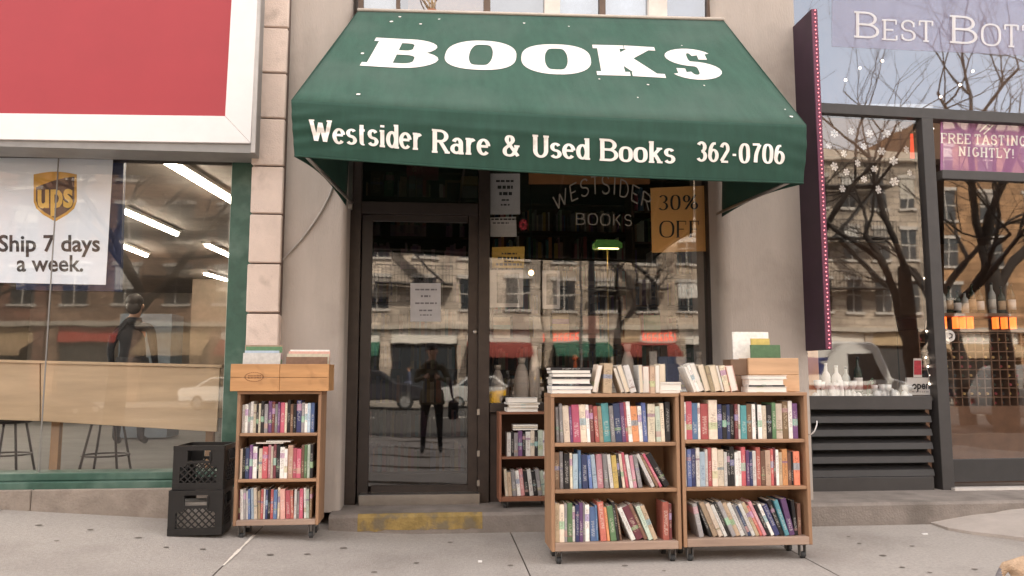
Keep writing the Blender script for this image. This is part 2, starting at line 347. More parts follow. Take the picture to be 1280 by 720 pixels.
def letters(text, wh=.2, wv=.07, serif=.08, st=.05, gap=.1, space=.4, caps=None):
    """list of (polygon quads) in a unit line: x from 0, cap height 1. Returns quads, total width."""
    x = 0; quads = []; lay = 0
    for ch in text:
        if ch == ' ': x += space; continue
        W, strokes, serifs = GL_[ch]
        W = W + wh * .35
        tx = lambda p: (x + wh / 2 + p[0] * (W - wh), wv / 2 + p[1] * (1 - wv))
        for sk in strokes:
            lay += 1
            pts = [tx(p) for p in sk]; n = len(pts); closed = n > 8 and (Vector(pts[0]) - Vector(pts[-1])).length < 1e-5
            Ls = []
            for i, p in enumerate(pts):
                if closed: a, b = pts[(i - 1) % (n - 1)], pts[(i + 1) % (n - 1)] if i < n - 1 else pts[1]
                else: a, b = pts[max(i - 1, 0)], pts[min(i + 1, n - 1)]
                t = Vector((b[0] - a[0], b[1] - a[1]));
                if t.length < 1e-9: t = Vector((1, 0))
                t.normalize(); nx, ny = -t.y, t.x
                k = 1.0
                if n == 2: # straight strokes: keep horizontal thickness
                    if abs(t.y) > .3: nx, ny, k = (1 if nx > 0 else -1), 0, 1
                Ls.append(((p[0] + nx * wh / 2, p[1] + ny * wv / 2), (p[0] - nx * wh / 2, p[1] - ny * wv / 2)))
            for i in range(n - 1): quads.append(((Ls[i][0], Ls[i][1], Ls[i + 1][1], Ls[i + 1][0]), lay % 7))
        if serif:
            for (sx, sy, side) in serifs:
                lay += 1
                px, py = tx((sx, sy))
                if side == 9:
                    q = ((px - st * .6, py - .11), (px + st * .6, py - .11), (px + st * .6, py + .11), (px - st * .6, py + .11))
                else:
                    xa = px - wh / 2 - (serif if side <= 0 else 0); xb = px + wh / 2 + (serif if side >= 0 else 0)
                    yb = py - wv / 2 if sy < .5 else py + wv / 2 - st
                    q = ((xa, yb), (xb, yb), (xb, yb + st), (xa, yb + st))
                quads.append((q, lay % 7))
        x += W + gap
    return quads, x - gap
def text_mb(text, fn, fine=False, off=.0005, **kw):
    """fn(s,t,h): s,t in 0..1 along / up the line, h height off the surface"""
    q, W = letters(text, **kw); mb = MB()
    for quad, lay in q:
        xs = [p[0] for p in quad]; n = max(1, int((max(xs) - min(xs)) / .3)); ys = [p[1] for p in quad]; nv = max(1, int((max(ys) - min(ys)) / .18)) if fine else 1
        h = off * (1 + lay * .25)
        for k in range(n):       # split wide quads so they follow the cloth
            a, b, c, d = quad
            f0, f1 = k / n, (k + 1) / n
            l = lambda p, r, f: (p[0] + (r[0] - p[0]) * f, p[1] + (r[1] - p[1]) * f)
            if n > 1: qq = (l(a, b, f0), l(a, b, f1), l(d, c, f1), l(d, c, f0))
            else: qq = quad
            # quad corners: a-b across the pen, d-c the far end of the stroke
            a, b, c, d = qq
            if nv == 1: mb.add([fn(p[0] / W, p[1], h) for p in qq], [(0, 1, 2, 3)])
            else:
                rows = [(l(a, d, j / nv), l(b, c, j / nv)) for j in range(nv + 1)]
                mb.add([fn(p[0] / W, p[1], h) for rw in rows for p in rw], [(2 * j, 2 * j + 1, 2 * j + 3, 2 * j + 2) for j in range(nv)])
    return mb
def plane_fn(p00, p10, p11, p01):
    """bilinear patch of four world points, facing -Y"""
    p00, p10, p11, p01 = map(Vector, (p00, p10, p11, p01))
    nn = (p10 - p00).cross(p01 - p00).normalized()
    if nn.y > 0: nn = -nn
    return lambda s, t, h=0: p00 * (1 - s) * (1 - t) + p10 * s * (1 - t) + p11 * s * t + p01 * (1 - s) * t + nn * h
def sans_mb(text, fn, bold=.0, sx=1.0):
    """built-in font turned into a mesh: fn(s,t,h) with s along the line (0..1), t in cap heights"""
    cu = bpy.data.curves.new('line', 'FONT'); cu.body = text; cu.size = 1; cu.offset = bold; cu.resolution_u = 3
    ob = bpy.data.objects.new('line', cu); COL.objects.link(ob)
    dg = bpy.context.evaluated_depsgraph_get(); me = bpy.data.meshes.new_from_object(ob.evaluated_get(dg))
    vs = [v.co.copy() for v in me.vertices]; fs = [tuple(p.vertices) for p in me.polygons]
    bpy.data.objects.remove(ob); bpy.data.curves.remove(cu); bpy.data.meshes.remove(me)
    x0 = min(v.x for v in vs); x1 = max(v.x for v in vs)
    mb = MB(); mb.add([fn((v.x - x0) / (x1 - x0), v.y / .73, .0012) for v in vs], fs)
    return mb
def px_fn(a, b, c, d, Y): return plane_fn(at(*a, Y), at(*b, Y), at(*c, Y), at(*d, Y))
def quad_px(pts, Y): return [at(x, y, Y) for x, y in pts]
def rect_px(x0, y0, x1, y1, Y): return quad_px([(x0, y1), (x1, y1), (x1, y0), (x0, y0)], Y)
def bx(mb, x0, y0, x1, y1, Y, th, mi=0):
    """axis-aligned box whose front face fills a pixel rectangle at depth Y"""
    c = at((x0 + x1) / 2, (y0 + y1) / 2, Y); a = at(x0, (y0 + y1) / 2, Y); b = at(x1, (y0 + y1) / 2, Y)
    t = at((x0 + x1) / 2, y0, Y); u = at((x0 + x1) / 2, y1, Y)
    return mb.box((a.x, Y, u.z), (b.x, Y + th, t.z), mi)
# ================================================================== SETTING
def rise(x): return min(.34, max(0, -x - .2) * .072)
def G(x, y): return rise(x) - .02 * max(0, 5.95 - y)
def sheet(fn, x0, x1, y0, y1, nx, ny, dz=0):
    return MB().grid(lambda u, v: Vector((x0 + (x1 - x0) * u, y0 + (y1 - y0) * v, fn(x0 + (x1 - x0) * u, y0 + (y1 - y0) * v) + dz)), nx, ny, smooth=False)
ASPH = mat('asphalt', (.055, .052, .05), .9, .2, 4, .4, 80)
ST(O('ground', sheet(lambda x, y: -1.2, -420, 420, -420, 420, 2, 2), mat('earth', (.12, .1, .09), .95)))
walk = ST(O('sidewalk', sheet(lambda x, y: G(x, y) - .010, -40, 45, -4.4, 6.9, 68, 8), mat('joint_dirt', (.15, .125, .105), .95, .2, 9)))
XJ = [-8.38, -6.58, -4.78, -2.98, -1.18, .58, 2.37, 4.17, 5.97, 7.77, 9.57]
for i in range(len(XJ) - 1):
    for j in range(6):
        y1 = 6.9 if j == 0 else 4.12 - 1.8 * (j - 1); y0 = 4.12 - 1.8 * j
        if j == 5: y0 = -4.4
        a, b, c, d = XJ[i] + .004, XJ[i + 1] - .004, y0 + .004, y1 - .004
        mb = sheet(G, a, b, c, d, 5, 3); n = len(mb.v)
        mb.add([(a, c, G(a, c)), (b, c, G(b, c)), (b, c, G(b, c) - .03), (a, c, G(a, c) - .03)], [(0, 3, 2, 1)])
        O('slab', mb, SLAB, walk)
ST(O('kerb', MB().box((-40, -4.56, -.45), (45, -4.404, -.205)), CONC))
ST(O('road', sheet(lambda x, y: -.34, -60, 60, -27, -4.56, 4, 2), ASPH))
ST(O('far_sidewalk', MB().box((-60, -34, -.6), (60, -27, -.2)), mat('far_paving', (.3, .27, .24), .9)))
mb = MB()
for k in range(16): mb.box((-40 + 5 * k, -15.9, -.338), (-37 + 5 * k, -15.75, -.334))
ST(O('lane_marking', mb, PAINTW))

# bright mortar line and dark spots trodden into the paving
mb = MB()
a, b = atz(263, 712, .03), atz(326, 668, .07)
for k in range(6):
    p, q = a.lerp(b, k / 6), a.lerp(b, (k + 1) / 6); p.x = q.x = XJ[4] + .002
    wv_ = .006 + .003 * ((k * 7) % 3)
    mb.add([(p.x - wv_, p.y, G(p.x, p.y) + .003), (p.x + wv_, p.y, G(p.x, p.y) + .003), (q.x + wv_, q.y, G(q.x, q.y) + .003), (q.x - wv_, q.y, G(q.x, q.y) + .003)], [(0, 1, 2, 3)])
ST(O('sealed_joint', mb, mat('sealant', (.75, .68, .6), .8, .2, 30)))
mb = MB(); rr = random.Random(5)
spots = [(45, 688), (125, 656), (105, 640), (110, 690), (174, 695), (205, 703), (250, 702), (120, 657), (430, 688), (520, 700), (640, 705), (560, 676), (1075, 678), (1105, 690), (1140, 681), (1125, 705), (1160, 712), (1060, 670), (1220, 706), (1238, 716), (783, 704), (830, 708), (30, 660), (70, 705), (340, 704), (385, 700), (470, 712)]
for sx, sy in spots:
    p = atz(sx + rr.uniform(-3, 3), sy + rr.uniform(-2, 2), 0); p.z = G(p.x, p.y); p = CAM + (p - CAM) * 1.0
    rx = rr.uniform(.012, .026); n = 9
    mb.add([(p.x + rx * math.cos(k * 2 * math.pi / n) * rr.uniform(.8, 1.2), p.y + rx * .9 * math.sin(k * 2 * math.pi / n) * rr.uniform(.8, 1.2), p.z + .0035) for k in range(n)], [tuple(range(n))])
STUFF(O('gum_spots', mb, mat('gum', (.17, .145, .125), .8)))
mb = MB()
for sx, sy, k in [(198, 641, .03), (175, 637, .02), (235, 668, .02), (543, 662, .045), (1156, 668, .02), (478, 628, .02), (600, 702, .012)]:
    p = atz(sx, sy, .14 if 440 < sx < 500 else G(atz(sx, sy, .1).x, 5.6)); mb.box((p.x - k, p.y - k * .4, p.z - .004), (p.x + k, p.y + k * .4, p.z + .008))
STUFF(O('litter', mb, PAPER))

# raised step along the shop fronts
def stz(x): return .14 + max(0, min(1, (x - 1.6) / 1.2)) * .026
step = MB(); xs = [-.80, -.62, .45, 1.0, 1.6, 2.0, 2.4, 2.8, 5, 9]
xs[0] = at(411, 640, 5.95).x
fr = 5.95
for a, b in zip(xs, xs[1:]):
    step.add([(a, fr + .02, stz(a)), (b, fr + .02, stz(b)), (b, 6.95, stz(b)), (a, 6.95, stz(a)), (a, fr, stz(a) - .02), (b, fr, stz(b) - .02), (b, fr, -.2), (a, fr, -.2)], [(0, 1, 2, 3), (4, 5, 1, 0), (7, 6, 5, 4)])
step.add([(xs[0], fr, stz(0) - .02), (xs[0], fr + .02, stz(0)), (xs[0], 6.9, stz(0)), (xs[0], 6.9, -.2), (xs[0], fr, -.2)], [(0, 1, 2, 3, 4)])
ST(O('step', step, STEP))
x0, x1 = at(447, 650, fr).x, at(603, 650, fr).x
mb = MB(); n = 22; rr = random.Random(3)
zt = stz(0); prof = [(fr - .003, .022), (fr - .003, zt - .021), (fr + .019, zt + .003), (fr + .045, zt + .003)]
cols = []
for i in range(n + 1):
    x = x0 + (x1 - x0) * i / n; cols.append([Vector((x, y + (rr.uniform(-.008, .008) if j == 3 else 0), z + (rr.uniform(0, .014) if j == 0 else 0))) for j, (y, z) in enumerate(prof)])
for i in range(n):
    for j in range(3): mb.add([cols[i][j], cols[i + 1][j], cols[i + 1][j + 1], cols[i][j + 1]], [(0, 1, 2, 3)])
ST(O('yellow_step_edge', mb, YELL))
# pale concrete ramp at the wine shop door
c = [(1143, 645), (1165, 637), (1200, 630), (1240, 624), (1290, 620), (1350, 617), (1350, 684), (1300, 677), (1252, 671), (1215, 667), (1185, 662), (1160, 654)]
ring = []
for k, (px, py) in enumerate(c):
    Z = .0 if k in (0, 7, 8, 9, 10, 11) else .02 + .10 * {1: .2, 2: .55, 3: .8, 4: 1, 5: 1, 6: 0}[k]
    p = atz(px, py, Z); ring.append(p)
cen = atz(1290, 645, .075); mb = MB()
N = len(ring)
vs = ring + [p + Vector((0, 0, .014)) for p in ring] + [p.lerp(cen, .45) + Vector((0, 0, .03)) for p in ring] + [cen + Vector((0, 0, .02))]
for p in vs[:N]: p.z -= .05
fs = []
for L0 in (0, N):
    fs += [(L0 + i, L0 + (i + 1) % N, L0 + N + (i + 1) % N, L0 + N + i) for i in range(N)]
fs += [(2 * N + i, 2 * N + (i + 1) % N, 3 * N) for i in range(N)]
mb.add(vs, fs, 0, False)
ST(O('concrete_ramp', mb, PATCH))

# ------------------------------------------------------------------ masonry round the bookshop
YQ, YP = 6.05, 6.15
qx0, qx1 = at(311, 300, YQ).x, at(352, 300, YQ).x
pil = E('stone_pillar', ((qx0 + qx1) / 2, YQ + .2, .0), 'pale pink stone pillar of stacked blocks beside the green window frame', 'pillar')
O('core', MB().box((qx0 + .015, YQ + .035, .02), (qx1 - .002, YQ + .6, 7.2)), MORT, pil)
js = [34.5, 91.5, 148.5, 208, 268, 330, 392]
zs = [at(338, y, YQ).z for y in js]
while zs[0] < 7: zs.insert(0, zs[0] + .345)
while zs[-1] > .1: zs.append(zs[-1] - .362)
for a, b in zip(zs, zs[1:]):
    jt = random.uniform(-.003, .003)
    O('stone_block', MB().box((qx0 + jt, YQ + jt, b + .011), (qx1 - .003 + jt * .4, YQ + .3, a - .002)), QUOIN, pil, bevel=.007)
def pilaster(xa, xb, y, z0, z1, r, side):
    """plan with one rounded front corner, extruded"""
    pts = []
    if side > 0: pts = [(xa, y)] + [(xb - r + r * math.sin(R(t)), y + r - r * math.cos(R(t))) for t in range(0, 91, 10)] + [(xb, y + .75), (xa, y + .75)]
    else: pts = [(xa + r - r * math.sin(R(t)), y + r - r * math.cos(R(t))) for t in range(90, -1, -10)] + [(xb, y), (xb, y + .75), (xa, y + .75)]
    n = len(pts); mb = MB()
    mb.add([(p[0], p[1], z) for z in (z0, z1) for p in pts], [(i, (i + 1) % n, (i + 1) % n + n, i + n) for i in range(n)] + [tuple(range(n))[::-1], tuple(range(n, 2 * n))])
    return mb
lx0, lx1 = qx1, at(430, 420, YP).x
rx0, rx1 = at(905, 420, YP).x, at(1007, 380, YP).x
bld = E('shop_building', ((lx0 + rx1) / 2, YP + .4, 0), 'grey stuccoed building front with two pilasters framing the bookshop under the green awning', 'building')
O('pilaster', pilaster(lx0 - .001, lx1, YP, .13, 7.2, .05, 1), STUC, bld)
O('pilaster', pilaster(rx0, rx1, YP, .13, 7.2, .10, -1), STUC, bld)
O('lintel', MB().box((lx1, 6.2, 3.0), (rx0, 6.75, 3.86)), STUC, bld)
O('upper_wall', MB().box((lx1, 6.2, 5.6), (rx0, 6.75, 7.2)), STUCU, bld)
O('upper_storeys', MB().box((-9.5, 6.22, 7.21), (9.5, 19, 14)), STUC, bld)  # unseen floors, made tall and deep to shade the street
O('roof', MB().box((-9.5, 6.9, 6.0), (9.5, 19, 6.2)), CONC, bld)
for a, b, lab in ((-42, -9.6, 'added brick block beyond the red sign, unseen, keeping sun off the street'), (9.6, 46, 'added brick block beyond the wine shop, unseen, keeping sun off the street')):  # unseen blocks added to keep direct sun off the street
    nb = E('shading_block', ((a + b) / 2, 12, -.2), lab, 'building')
    O('wall', MB().box((a, 6.6, -.2), (b, 19, 14)), mat('shading_block_brick', (.3, .2, .15), .9), nb)
    wm = MB()
    for k in range(int((b - a) / 3)):
        for f in range(4): wm.box((a + .9 + 3 * k, 6.585, .9 + 3.3 * f), (a + 2.1 + 3 * k, 6.65, 2.9 + 3.3 * f))
    STUFF(O('windows', wm, mat('shading_block_pane', (.04, .045, .05), .15), nb))
# conduit down the left pilaster
path = [at(x, y, YP - .012) for x, y in [(416, 232), (411, 246), (402, 263), (391, 280), (376, 300), (362, 315), (353, 325), (349, 333)]]
p = path[-1]; path += [Vector((p.x - .004, p.y, p.z - .12)), Vector((p.x - .004, p.y, .9))]
T(O('cable', MB().tube(path, .0085, 6), mat('cable_grey', (.42, .38, .35), .6)), 'grey cable curving down the stuccoed pilaster from under the awning', 'cable')

# ------------------------------------------------------------------ awning
YB, YF = 6.13, 4.72
BTL, BTR = at(447, 14, YB), at(905, 26, YB); FTL, FTR = at(364, 125, YF), at(1008, 156, YF)
FBL, FBR = at(368, 196, YF + .01), at(1004, 230, YF + .01); WBL, WBR = at(432, 257, YB), at(903, 271, YB)
bil = lambda a, b, c, d, u, v: a * (1 - u) * (1 - v) + b * u * (1 - v) + c * u * v + d * (1 - u) * v
def top(u, v):   # v 0 at the wall, 1 at the front
    p = bil(BTL, BTR, FTR, FTL, u, v)
    sag = math.sin(math.pi * v) * (math.sin(math.pi * 3 * u) ** 2 * .010 + .008)
    p.z -= sag
    p.z -= .016 * math.sin(math.pi * u) * v ** 4
    return p
def val(u, v):   # v 0 at the top edge, 1 at the hem
    p = bil(FTL, FTR, FBR, FBL, u, v)
    p.z -= .016 * math.sin(math.pi * u) * (1 - v) + .022 * math.sin(math.pi * u) * v
    rip = math.sin(v * math.pi)
    e = math.exp(-u * 9); g = math.exp(-(1 - u) * 11)
    p.y -= .020 * rip * (1 - .5 * v) + rip * (.010 * e * math.sin(26 * (v + u * 1.9)) + .005 * g * math.sin(22 * (v + (1 - u) * 2.2)) + .004 * math.sin(u * 31 + v * 5) + .003 * math.sin(u * 57))
    p.y -= .010 * math.exp(-((v - .26 - .15 * u) / .06) ** 2) * math.sin(math.pi * u)
    return p
def flapL(u, v): # u 0 wall, 1 front; v 0 top
    a, b = BTL.lerp(FTL, u), WBL.lerp(FBL, u); b.z += .05 * math.sin(math.pi * u) * (1 if u > 0 else 1)
    p = a.lerp(b, v); p.x += .02 * math.sin(math.pi * u) * math.sin(math.pi * v); return p
def flapR(u, v):
    a, b = BTR.lerp(FTR, u), WBR.lerp(FBR, u); b.z += .035 * math.sin(math.pi * u)
    p = a.lerp(b, v); p.x -= .02 * math.sin(math.pi * u) * math.sin(math.pi * v); return p
aw = E('awning', ((FTL.x + FTR.x) / 2, (YB + YF) / 2, WBL.z), 'dark green cloth awning lettered in white above the bookshop door', 'awning')
def cloth(name, fn, nu, nv, m, th=.005):
    o = O(name, MB().grid(fn, nu, nv), m, aw); md = o.modifiers.new('cloth', 'SOLIDIFY'); md.thickness = th; md.offset = -1
    return o
cloth('top_panel', top, 48, 14, CLOTH_LIT); cloth('valance', val, 120, 18, CLOTH_SHADE)
cloth('side_panel', flapL, 14, 8, CLOTH_SHADE); cloth('side_panel', flapR, 14, 8, CLOTH_SHADE)
hem = MB().tube([val(u / 40, .985) + Vector((0, -.003, 0)) for u in range(41)], .006, 6); O('hem', hem, CLOTH_SHADE, aw)
fr_ = MB(); 
fr_.tube([top(.004 + .992 * u / 12, .985) + Vector((0, .012, -.03)) for u in range(13)], .013, 8)
fr_.tube([FBL + Vector((.03, .02, .02)), FBR + Vector((-.03, .02, .02))], .012, 8)
O('front_bar', fr_, METAL, aw)
for u in (.01, .34, .66, .99):
    O('rafter', MB().tube([top(u, .03) + Vector((0, 0, -.035)), top(u, .97) + Vector((0, 0, -.035))], .012, 8), METAL, aw)
for A, B_ in ((WBL + Vector((.05, -.02, .02)), FBL + Vector((.05, .05, .03))), (WBR + Vector((-.05, -.02, .02)), FBR + Vector((-.05, .05, .03)))):
    O('side_bar', MB().tube([A, B_], .012, 8), METAL, aw)
O('head_rail', MB().tube([BTL + Vector((0, -.0, .012)), BTR + Vector((0, -.0, .012))], .014, 8), mat('rail_pale', (.6, .52, .45), .5), aw)
O('wall_bar', MB().box((WBL.x + .02, YB - .02, WBL.z - .03), (WBL.x + .05, YB + .01, 3.0)), METAL, aw)
def on(surf, uv, off):
    (u00, v00), (u10, v10), (u11, v11), (u01, v01) = uv
    def fn(s, t, h=0):
        u = u00 * (1 - s) * (1 - t) + u10 * s * (1 - t) + u11 * s * t + u01 * (1 - s) * t
        v = v00 * (1 - s) * (1 - t) + v10 * s * (1 - t) + v11 * s * t + v01 * (1 - s) * t
        p = surf(u, v); e = 1e-3; n = (surf(u + e, v) - surf(u - e, v)).cross(surf(u, v + e) - surf(u, v - e)).normalized()
        if n.y > 0: n = -n
        return p + n * (h + off)
    return fn
uv = [solve(top, *p) for p in [(456, 83), (908, 101), (888, 62), (476, 48)]]
O('lettering', text_mb('BOOKS', on(top, uv, .003), True, wh=.38, wv=.15, serif=.075, st=.12, gap=.08), PAINTW, aw, fixn=False)
def on_val(text, x0, yb0, yt0, x1, yb1, yt1, **kw):
    uv = [solve(val, *p) for p in [(x0, yb0), (x1, yb1), (x1, yt1), (x0, yt0)]]
    O('lettering', text_mb(text, on(val, uv, .0045), True, **kw), PAINTW, aw, fixn=False)
KW = dict(wh=.235, wv=.11, serif=.035, st=.085, gap=.02)
on_val('Westsider', 386, 177, 149, 528, 188, 158, **KW)
on_val('Rare', 540, 191, 161, 613, 195, 166, **KW)
on_val('&', 627, 195, 168, 650, 197, 170, **KW)
on_val('Used', 665, 197, 168, 737, 200, 173, **KW)
on_val('Books', 750, 201, 173, 844, 205, 178, **KW)
on_val('362-0706', 870, 202, 177, 980, 206, 181, wh=.23, wv=.11, serif=0, gap=.04)
rr = random.Random(2); mb = MB()     # bird droppings on the cloth
for sx, sy in [(489, 28), (549, 25), (526, 31), (448, 119), (453, 68), (711, 34), (749, 100), (810, 107), (797, 123), (880, 108), (981, 138), (989, 147), (852, 58), (655, 30), (500, 22)]:
    u, v = solve(top, sx, sy); e = rr.uniform(.006, .013); p = top(u, v)
    e1 = (top(u + .01, v) - top(u - .01, v)).normalized(); e2 = (top(u, v + .01) - top(u, v - .01)).normalized(); nn = e2.cross(e1)
    if nn.z < 0: nn = -nn
    mb.poly([p + nn * .0075 + e1 * e * math.cos(k) * rr.uniform(.7, 1.3) + e2 * e * math.sin(k) * rr.uniform(.8, 1.6) for k in [i * math.pi / 4 for i in range(8)]])
STUFF(O('droppings', mb, PAINTW, aw, fixn=False))

# ------------------------------------------------------------------ window of the floor above the awning
uw = E('upper_window', (at(670, 10, 6.3).x, 6.3, 3.9), 'strip of pale upstairs window panes with brown mullions above the awning', 'window')
O('sill', MB().hexa([at(448, 24, 6.16), at(915, 34, 6.16), at(915, 22, 6.16), at(448, 11, 6.16)], (0, .3, 0)), mat('sill_stone', (.72, .62, .53), .8), uw)
def uwin(name, x0, x1, Y, m, th=.05): return O(name, MB().hexa([at(x0, 26, Y), at(x1, 26, Y), at(x1, -60, Y), at(x0, -60, Y)], (0, th, 0)), m, uw)
BRF = mat('brown_frame', (.13, .085, .06), .6); WHF = mat('white_frame', (.72, .66, .6), .6)
for x0, x1 in ((448, 454), (495, 500), (605, 613), (750, 757), (885, 895)): uwin('mullion', x0, x1, 6.26, BRF, .08)
for x0, x1 in ((681, 700), (811, 834)): uwin('post', x0, x1, 6.25, WHF, .09)
GU = glass('upstairs_glass', .30, (.8, .85, .9))
for x0, x1 in ((454, 495), (500, 605), (613, 681), (700, 750), (757, 811), (834, 885)): uwin('pane', x0, x1, 6.30, GU, .006)
uwin('blind', 454, 495, 6.36, mat('blind', (.75, .7, .63), .8), .01); uwin('blind', 700, 811, 6.36, mat('blind_white', (.8, .79, .78), .8), .01)
uwin('blind', 613, 681, 6.4, mat('blind_grey', (.35, .33, .31), .8), .01); uwin('blind', 834, 885, 6.4, mat('blind_blue', (.3, .34, .42), .8), .01)
T(O('wooden_board', MB().hexa([at(510, 14, 6.37), at(605, 16, 6.37), at(605, -30, 6.37), at(510, -30, 6.37)], (0, .03, 0)), mat('orange_wood', (.4, .16, .05), .6, .3, 6)), 'orange brown wooden board inside the upstairs window', 'board')
ST(O('upstairs_room', MB().box((lx1, 7.0, 3.87), (rx0, 7.1, 5.6)), DARKW))
mb = MB(); rr = random.Random(9)
for k in range(9):
    a = at(540, 18, 6.22); q = a + Vector((rr.uniform(-.12, .12), rr.uniform(-.03, .03), rr.uniform(.1, .28)))
    mb.tube([a, a.lerp(q, .5) + Vector((rr.uniform(-.03, .03), 0, .02)), q], .005, 5)
pl = E('dry_plant', at(540, 18, 6.22), 'dry twiggy plant on the upstairs window sill', 'plant')
O('stems', mb, mat('twig', (.42, .3, .18), .8), pl); O('pot', MB().lathe(at(540, 18, 6.22) + Vector((0, 0, -.03)), [(.03, -.0), (.045, .06)], 10), mat('terracotta', (.35, .14, .07), .8), pl)
# ================================================================== LEFT SHOP
YS = 5.88
sg = E('shop_sign', at(150, 187, YS), 'large red shop sign panel with a broad white frame', 'sign')
zb = at(150, 186, YS).z; zt = zb + 1.75
X = lambda px, py=90: at(px, py, YS).x
xr = X(321.5); xl = xr - 4.6
def qf(pts): return quad_px(pts, YS)
O('box', MB().box((xl, YS + .02, zb), (xr, YQ + .13, zt)), SIGNG, sg)
# frame lengths meet in mitres
bl = at(313, 179, YS); il = at(281, 145, YS); fw = il.z - bl.z
bot = [Vector((xl, YS, at(0, 180.5, YS).z)), bl, il, Vector((xl + fw, YS, at(0, 150, YS).z))]
O('frame_length', MB().hexa(bot, (0, .022, 0)), SIGNW, sg, bevel=.003)
rt = Vector((xr - .012, YS, zt)); ri = Vector((at(290, 0, YS).x + .002, YS, zt - fw))
O('frame_length', MB().hexa([bl + Vector((.001, .0005, .001)), rt, ri, il + Vector((.001, .0005, .001))], (0, .022, 0)), SIGNW, sg, bevel=.003)
O('frame_length', MB().hexa([Vector((xl, YS + .001, zt)), Vector((xl + fw, YS + .001, zt - fw)), ri + Vector((0, .001, 0)), rt + Vector((0, .001, 0))], (0, .022, 0)), SIGNW, sg)
O('red_panel', MB().hexa([bot[3] + Vector((-.02, .012, -.01)), il + Vector((.01, .012, -.01)), ri + Vector((.01, .012, .01)), Vector((xl + fw - .02, YS + .012, zt - fw + .01))], (0, .008, 0)), SIGNR, sg)
O('edge_trim', MB().box((bl.x + .004, YS + .004, zb + .001), (xr + .004, YS + .03, zt)), mat('trim_grey', (.5, .47, .45), .5), sg)

YL = 6.28
lw = E('shopfront_window', (at(140, 400, YL).x, YL, .3), 'wide green framed shop window with a poster and oak counter inside', 'window')
jx0, jx1 = at(282.5, 400, 6.2).x, at(307, 400, 6.2).x
ztop, zsill = at(140, 188, 6.2).z, at(140, 596, 6.2).z
O('jamb', MB().box((jx0, 6.2, zsill - .08), (qx0 + .02, 6.42, ztop + .1)), GREEN, lw, bevel=.004)
O('bead', MB().box((jx0 - .016, 6.262, zsill + .02), (jx0 - .002, 6.277, ztop)), mat('alu', (.6, .58, .55), .35, metal=.4), lw)
O('head', MB().box((-6.6, 6.22, at(140, 195, 6.22).z), (jx0, 6.42, ztop + .2)), BRONZE, lw)
sl = .012
def slope_box(n, xa, xb, y0, y1, z0, z1, m, tilt=.012):
    mb = MB().box((xa, y0, z0), (xb, y1, z1))
    for v in mb.v: v.z -= tilt * (v.x - xb) * -1 * -1 if False else tilt * (v.x - xb)*-0
    return O(n, mb, m, lw, bevel=.004)
slope_box('sill', -6.6, jx0 - .001, 6.17, 6.42, at(140, 600, 6.17).z, at(140, 591, 6.17).z, GREEN)
slope_box('lower_sill', -6.6, qx0 + .01, 6.10, 6.42, at(140, 612, 6.1).z, at(140, 602, 6.1).z, GREEN)
O('pane', MB().box((-6.6, YL, zsill + .003), (jx0 - .003, YL + .008, ztop + .02)), GL, lw)
O('glass_joint', MB().box((at(60, 400, YL).x, YL - .006, zsill), (at(61.6, 400, YL).x, YL - .001, ztop)), mat('silicone', (.22, .21, .2), .4), lw)
base = MB()
bzt = at(140, 611, 6.08).z
for a, b in ((-7, at(38, 620, 6.06).x), (at(39, 620, 6.06).x, qx0 + .01)): base.box((a, 6.06, -.2), (b, 6.45, bzt))
ST(O('stone_base', base, mat('base_stone', (.29, .24, .2), .9, .2, 7, .4, 60, dirt=((.17, .13, .11), 4, .55, .2, .6)), bevel=.006))
# room behind
xw = jx0 + .1
ST(O('left_room_floor', MB().box((-9, 6.45, .1), (xw, 19, bzt - .02)), FLOORG))
ST(O('left_room_ceiling', MB().box((-9, 6.45, 3.02), (xw, 19, 3.1)), ROOMC))
mb = MB().box((-9, 18.9, .25), (xw, 19, 3.02)).box((xw, 6.75, .2), (xw + .06, 19, 3.1)).box((-9.06, 6.45, .2), (-9, 19, 3.1))
ST(O('left_room_wall', mb, ROOMB))
T(O('interior_column', MB().box((at(243, 300, 16).x, 16, bzt), (at(290, 300, 16).x, 16.8, 3.01)), mat('column_tan', (.25, .19, .14), .85)), 'tan square column inside the left shop under the ceiling lights', 'column')
ORDW = ['one', 'two', 'three']
tube_m = emit('tube_light', (1, .93, .82, 1), 12.0)
FIX = mat('fixture', (.7, .68, .64), .5)
for k, (a, b, wd, lab) in enumerate([((199, 194), (291, 250), .10, 'long lit strip light nearest the window glass'), ((152, 261), (221, 291), .09, 'lit strip light right of the blue board'), ((150, 305), (183, 318), .09, 'short lit strip light low beside the blue board'), ((258, 305), (286, 318), .09, 'short lit strip light by the green jamb'), ((256, 341), (284, 349), .09, 'lowest lit strip light by the green jamb')]):
    p, q = atz(*a, 2.98), atz(*b, 2.98); d = (q - p).normalized(); s_ = d.cross(Vector((0, 0, 1))) * wd / 2
    r_ = E('strip_light', p.lerp(q, .5), lab + ', on the ceiling of the left shop', 'strip light', 'strip lights on the left shop ceiling')
    O('housing', MB().hexa([p - s_ * 1.3, p + s_ * 1.3, q + s_ * 1.3, q - s_ * 1.3], (0, 0, .035)), FIX, r_)
    O('tube', MB().tube([p + Vector((0, 0, -.02)), q + Vector((0, 0, -.02))], wd * .28, 8), tube_m, r_)
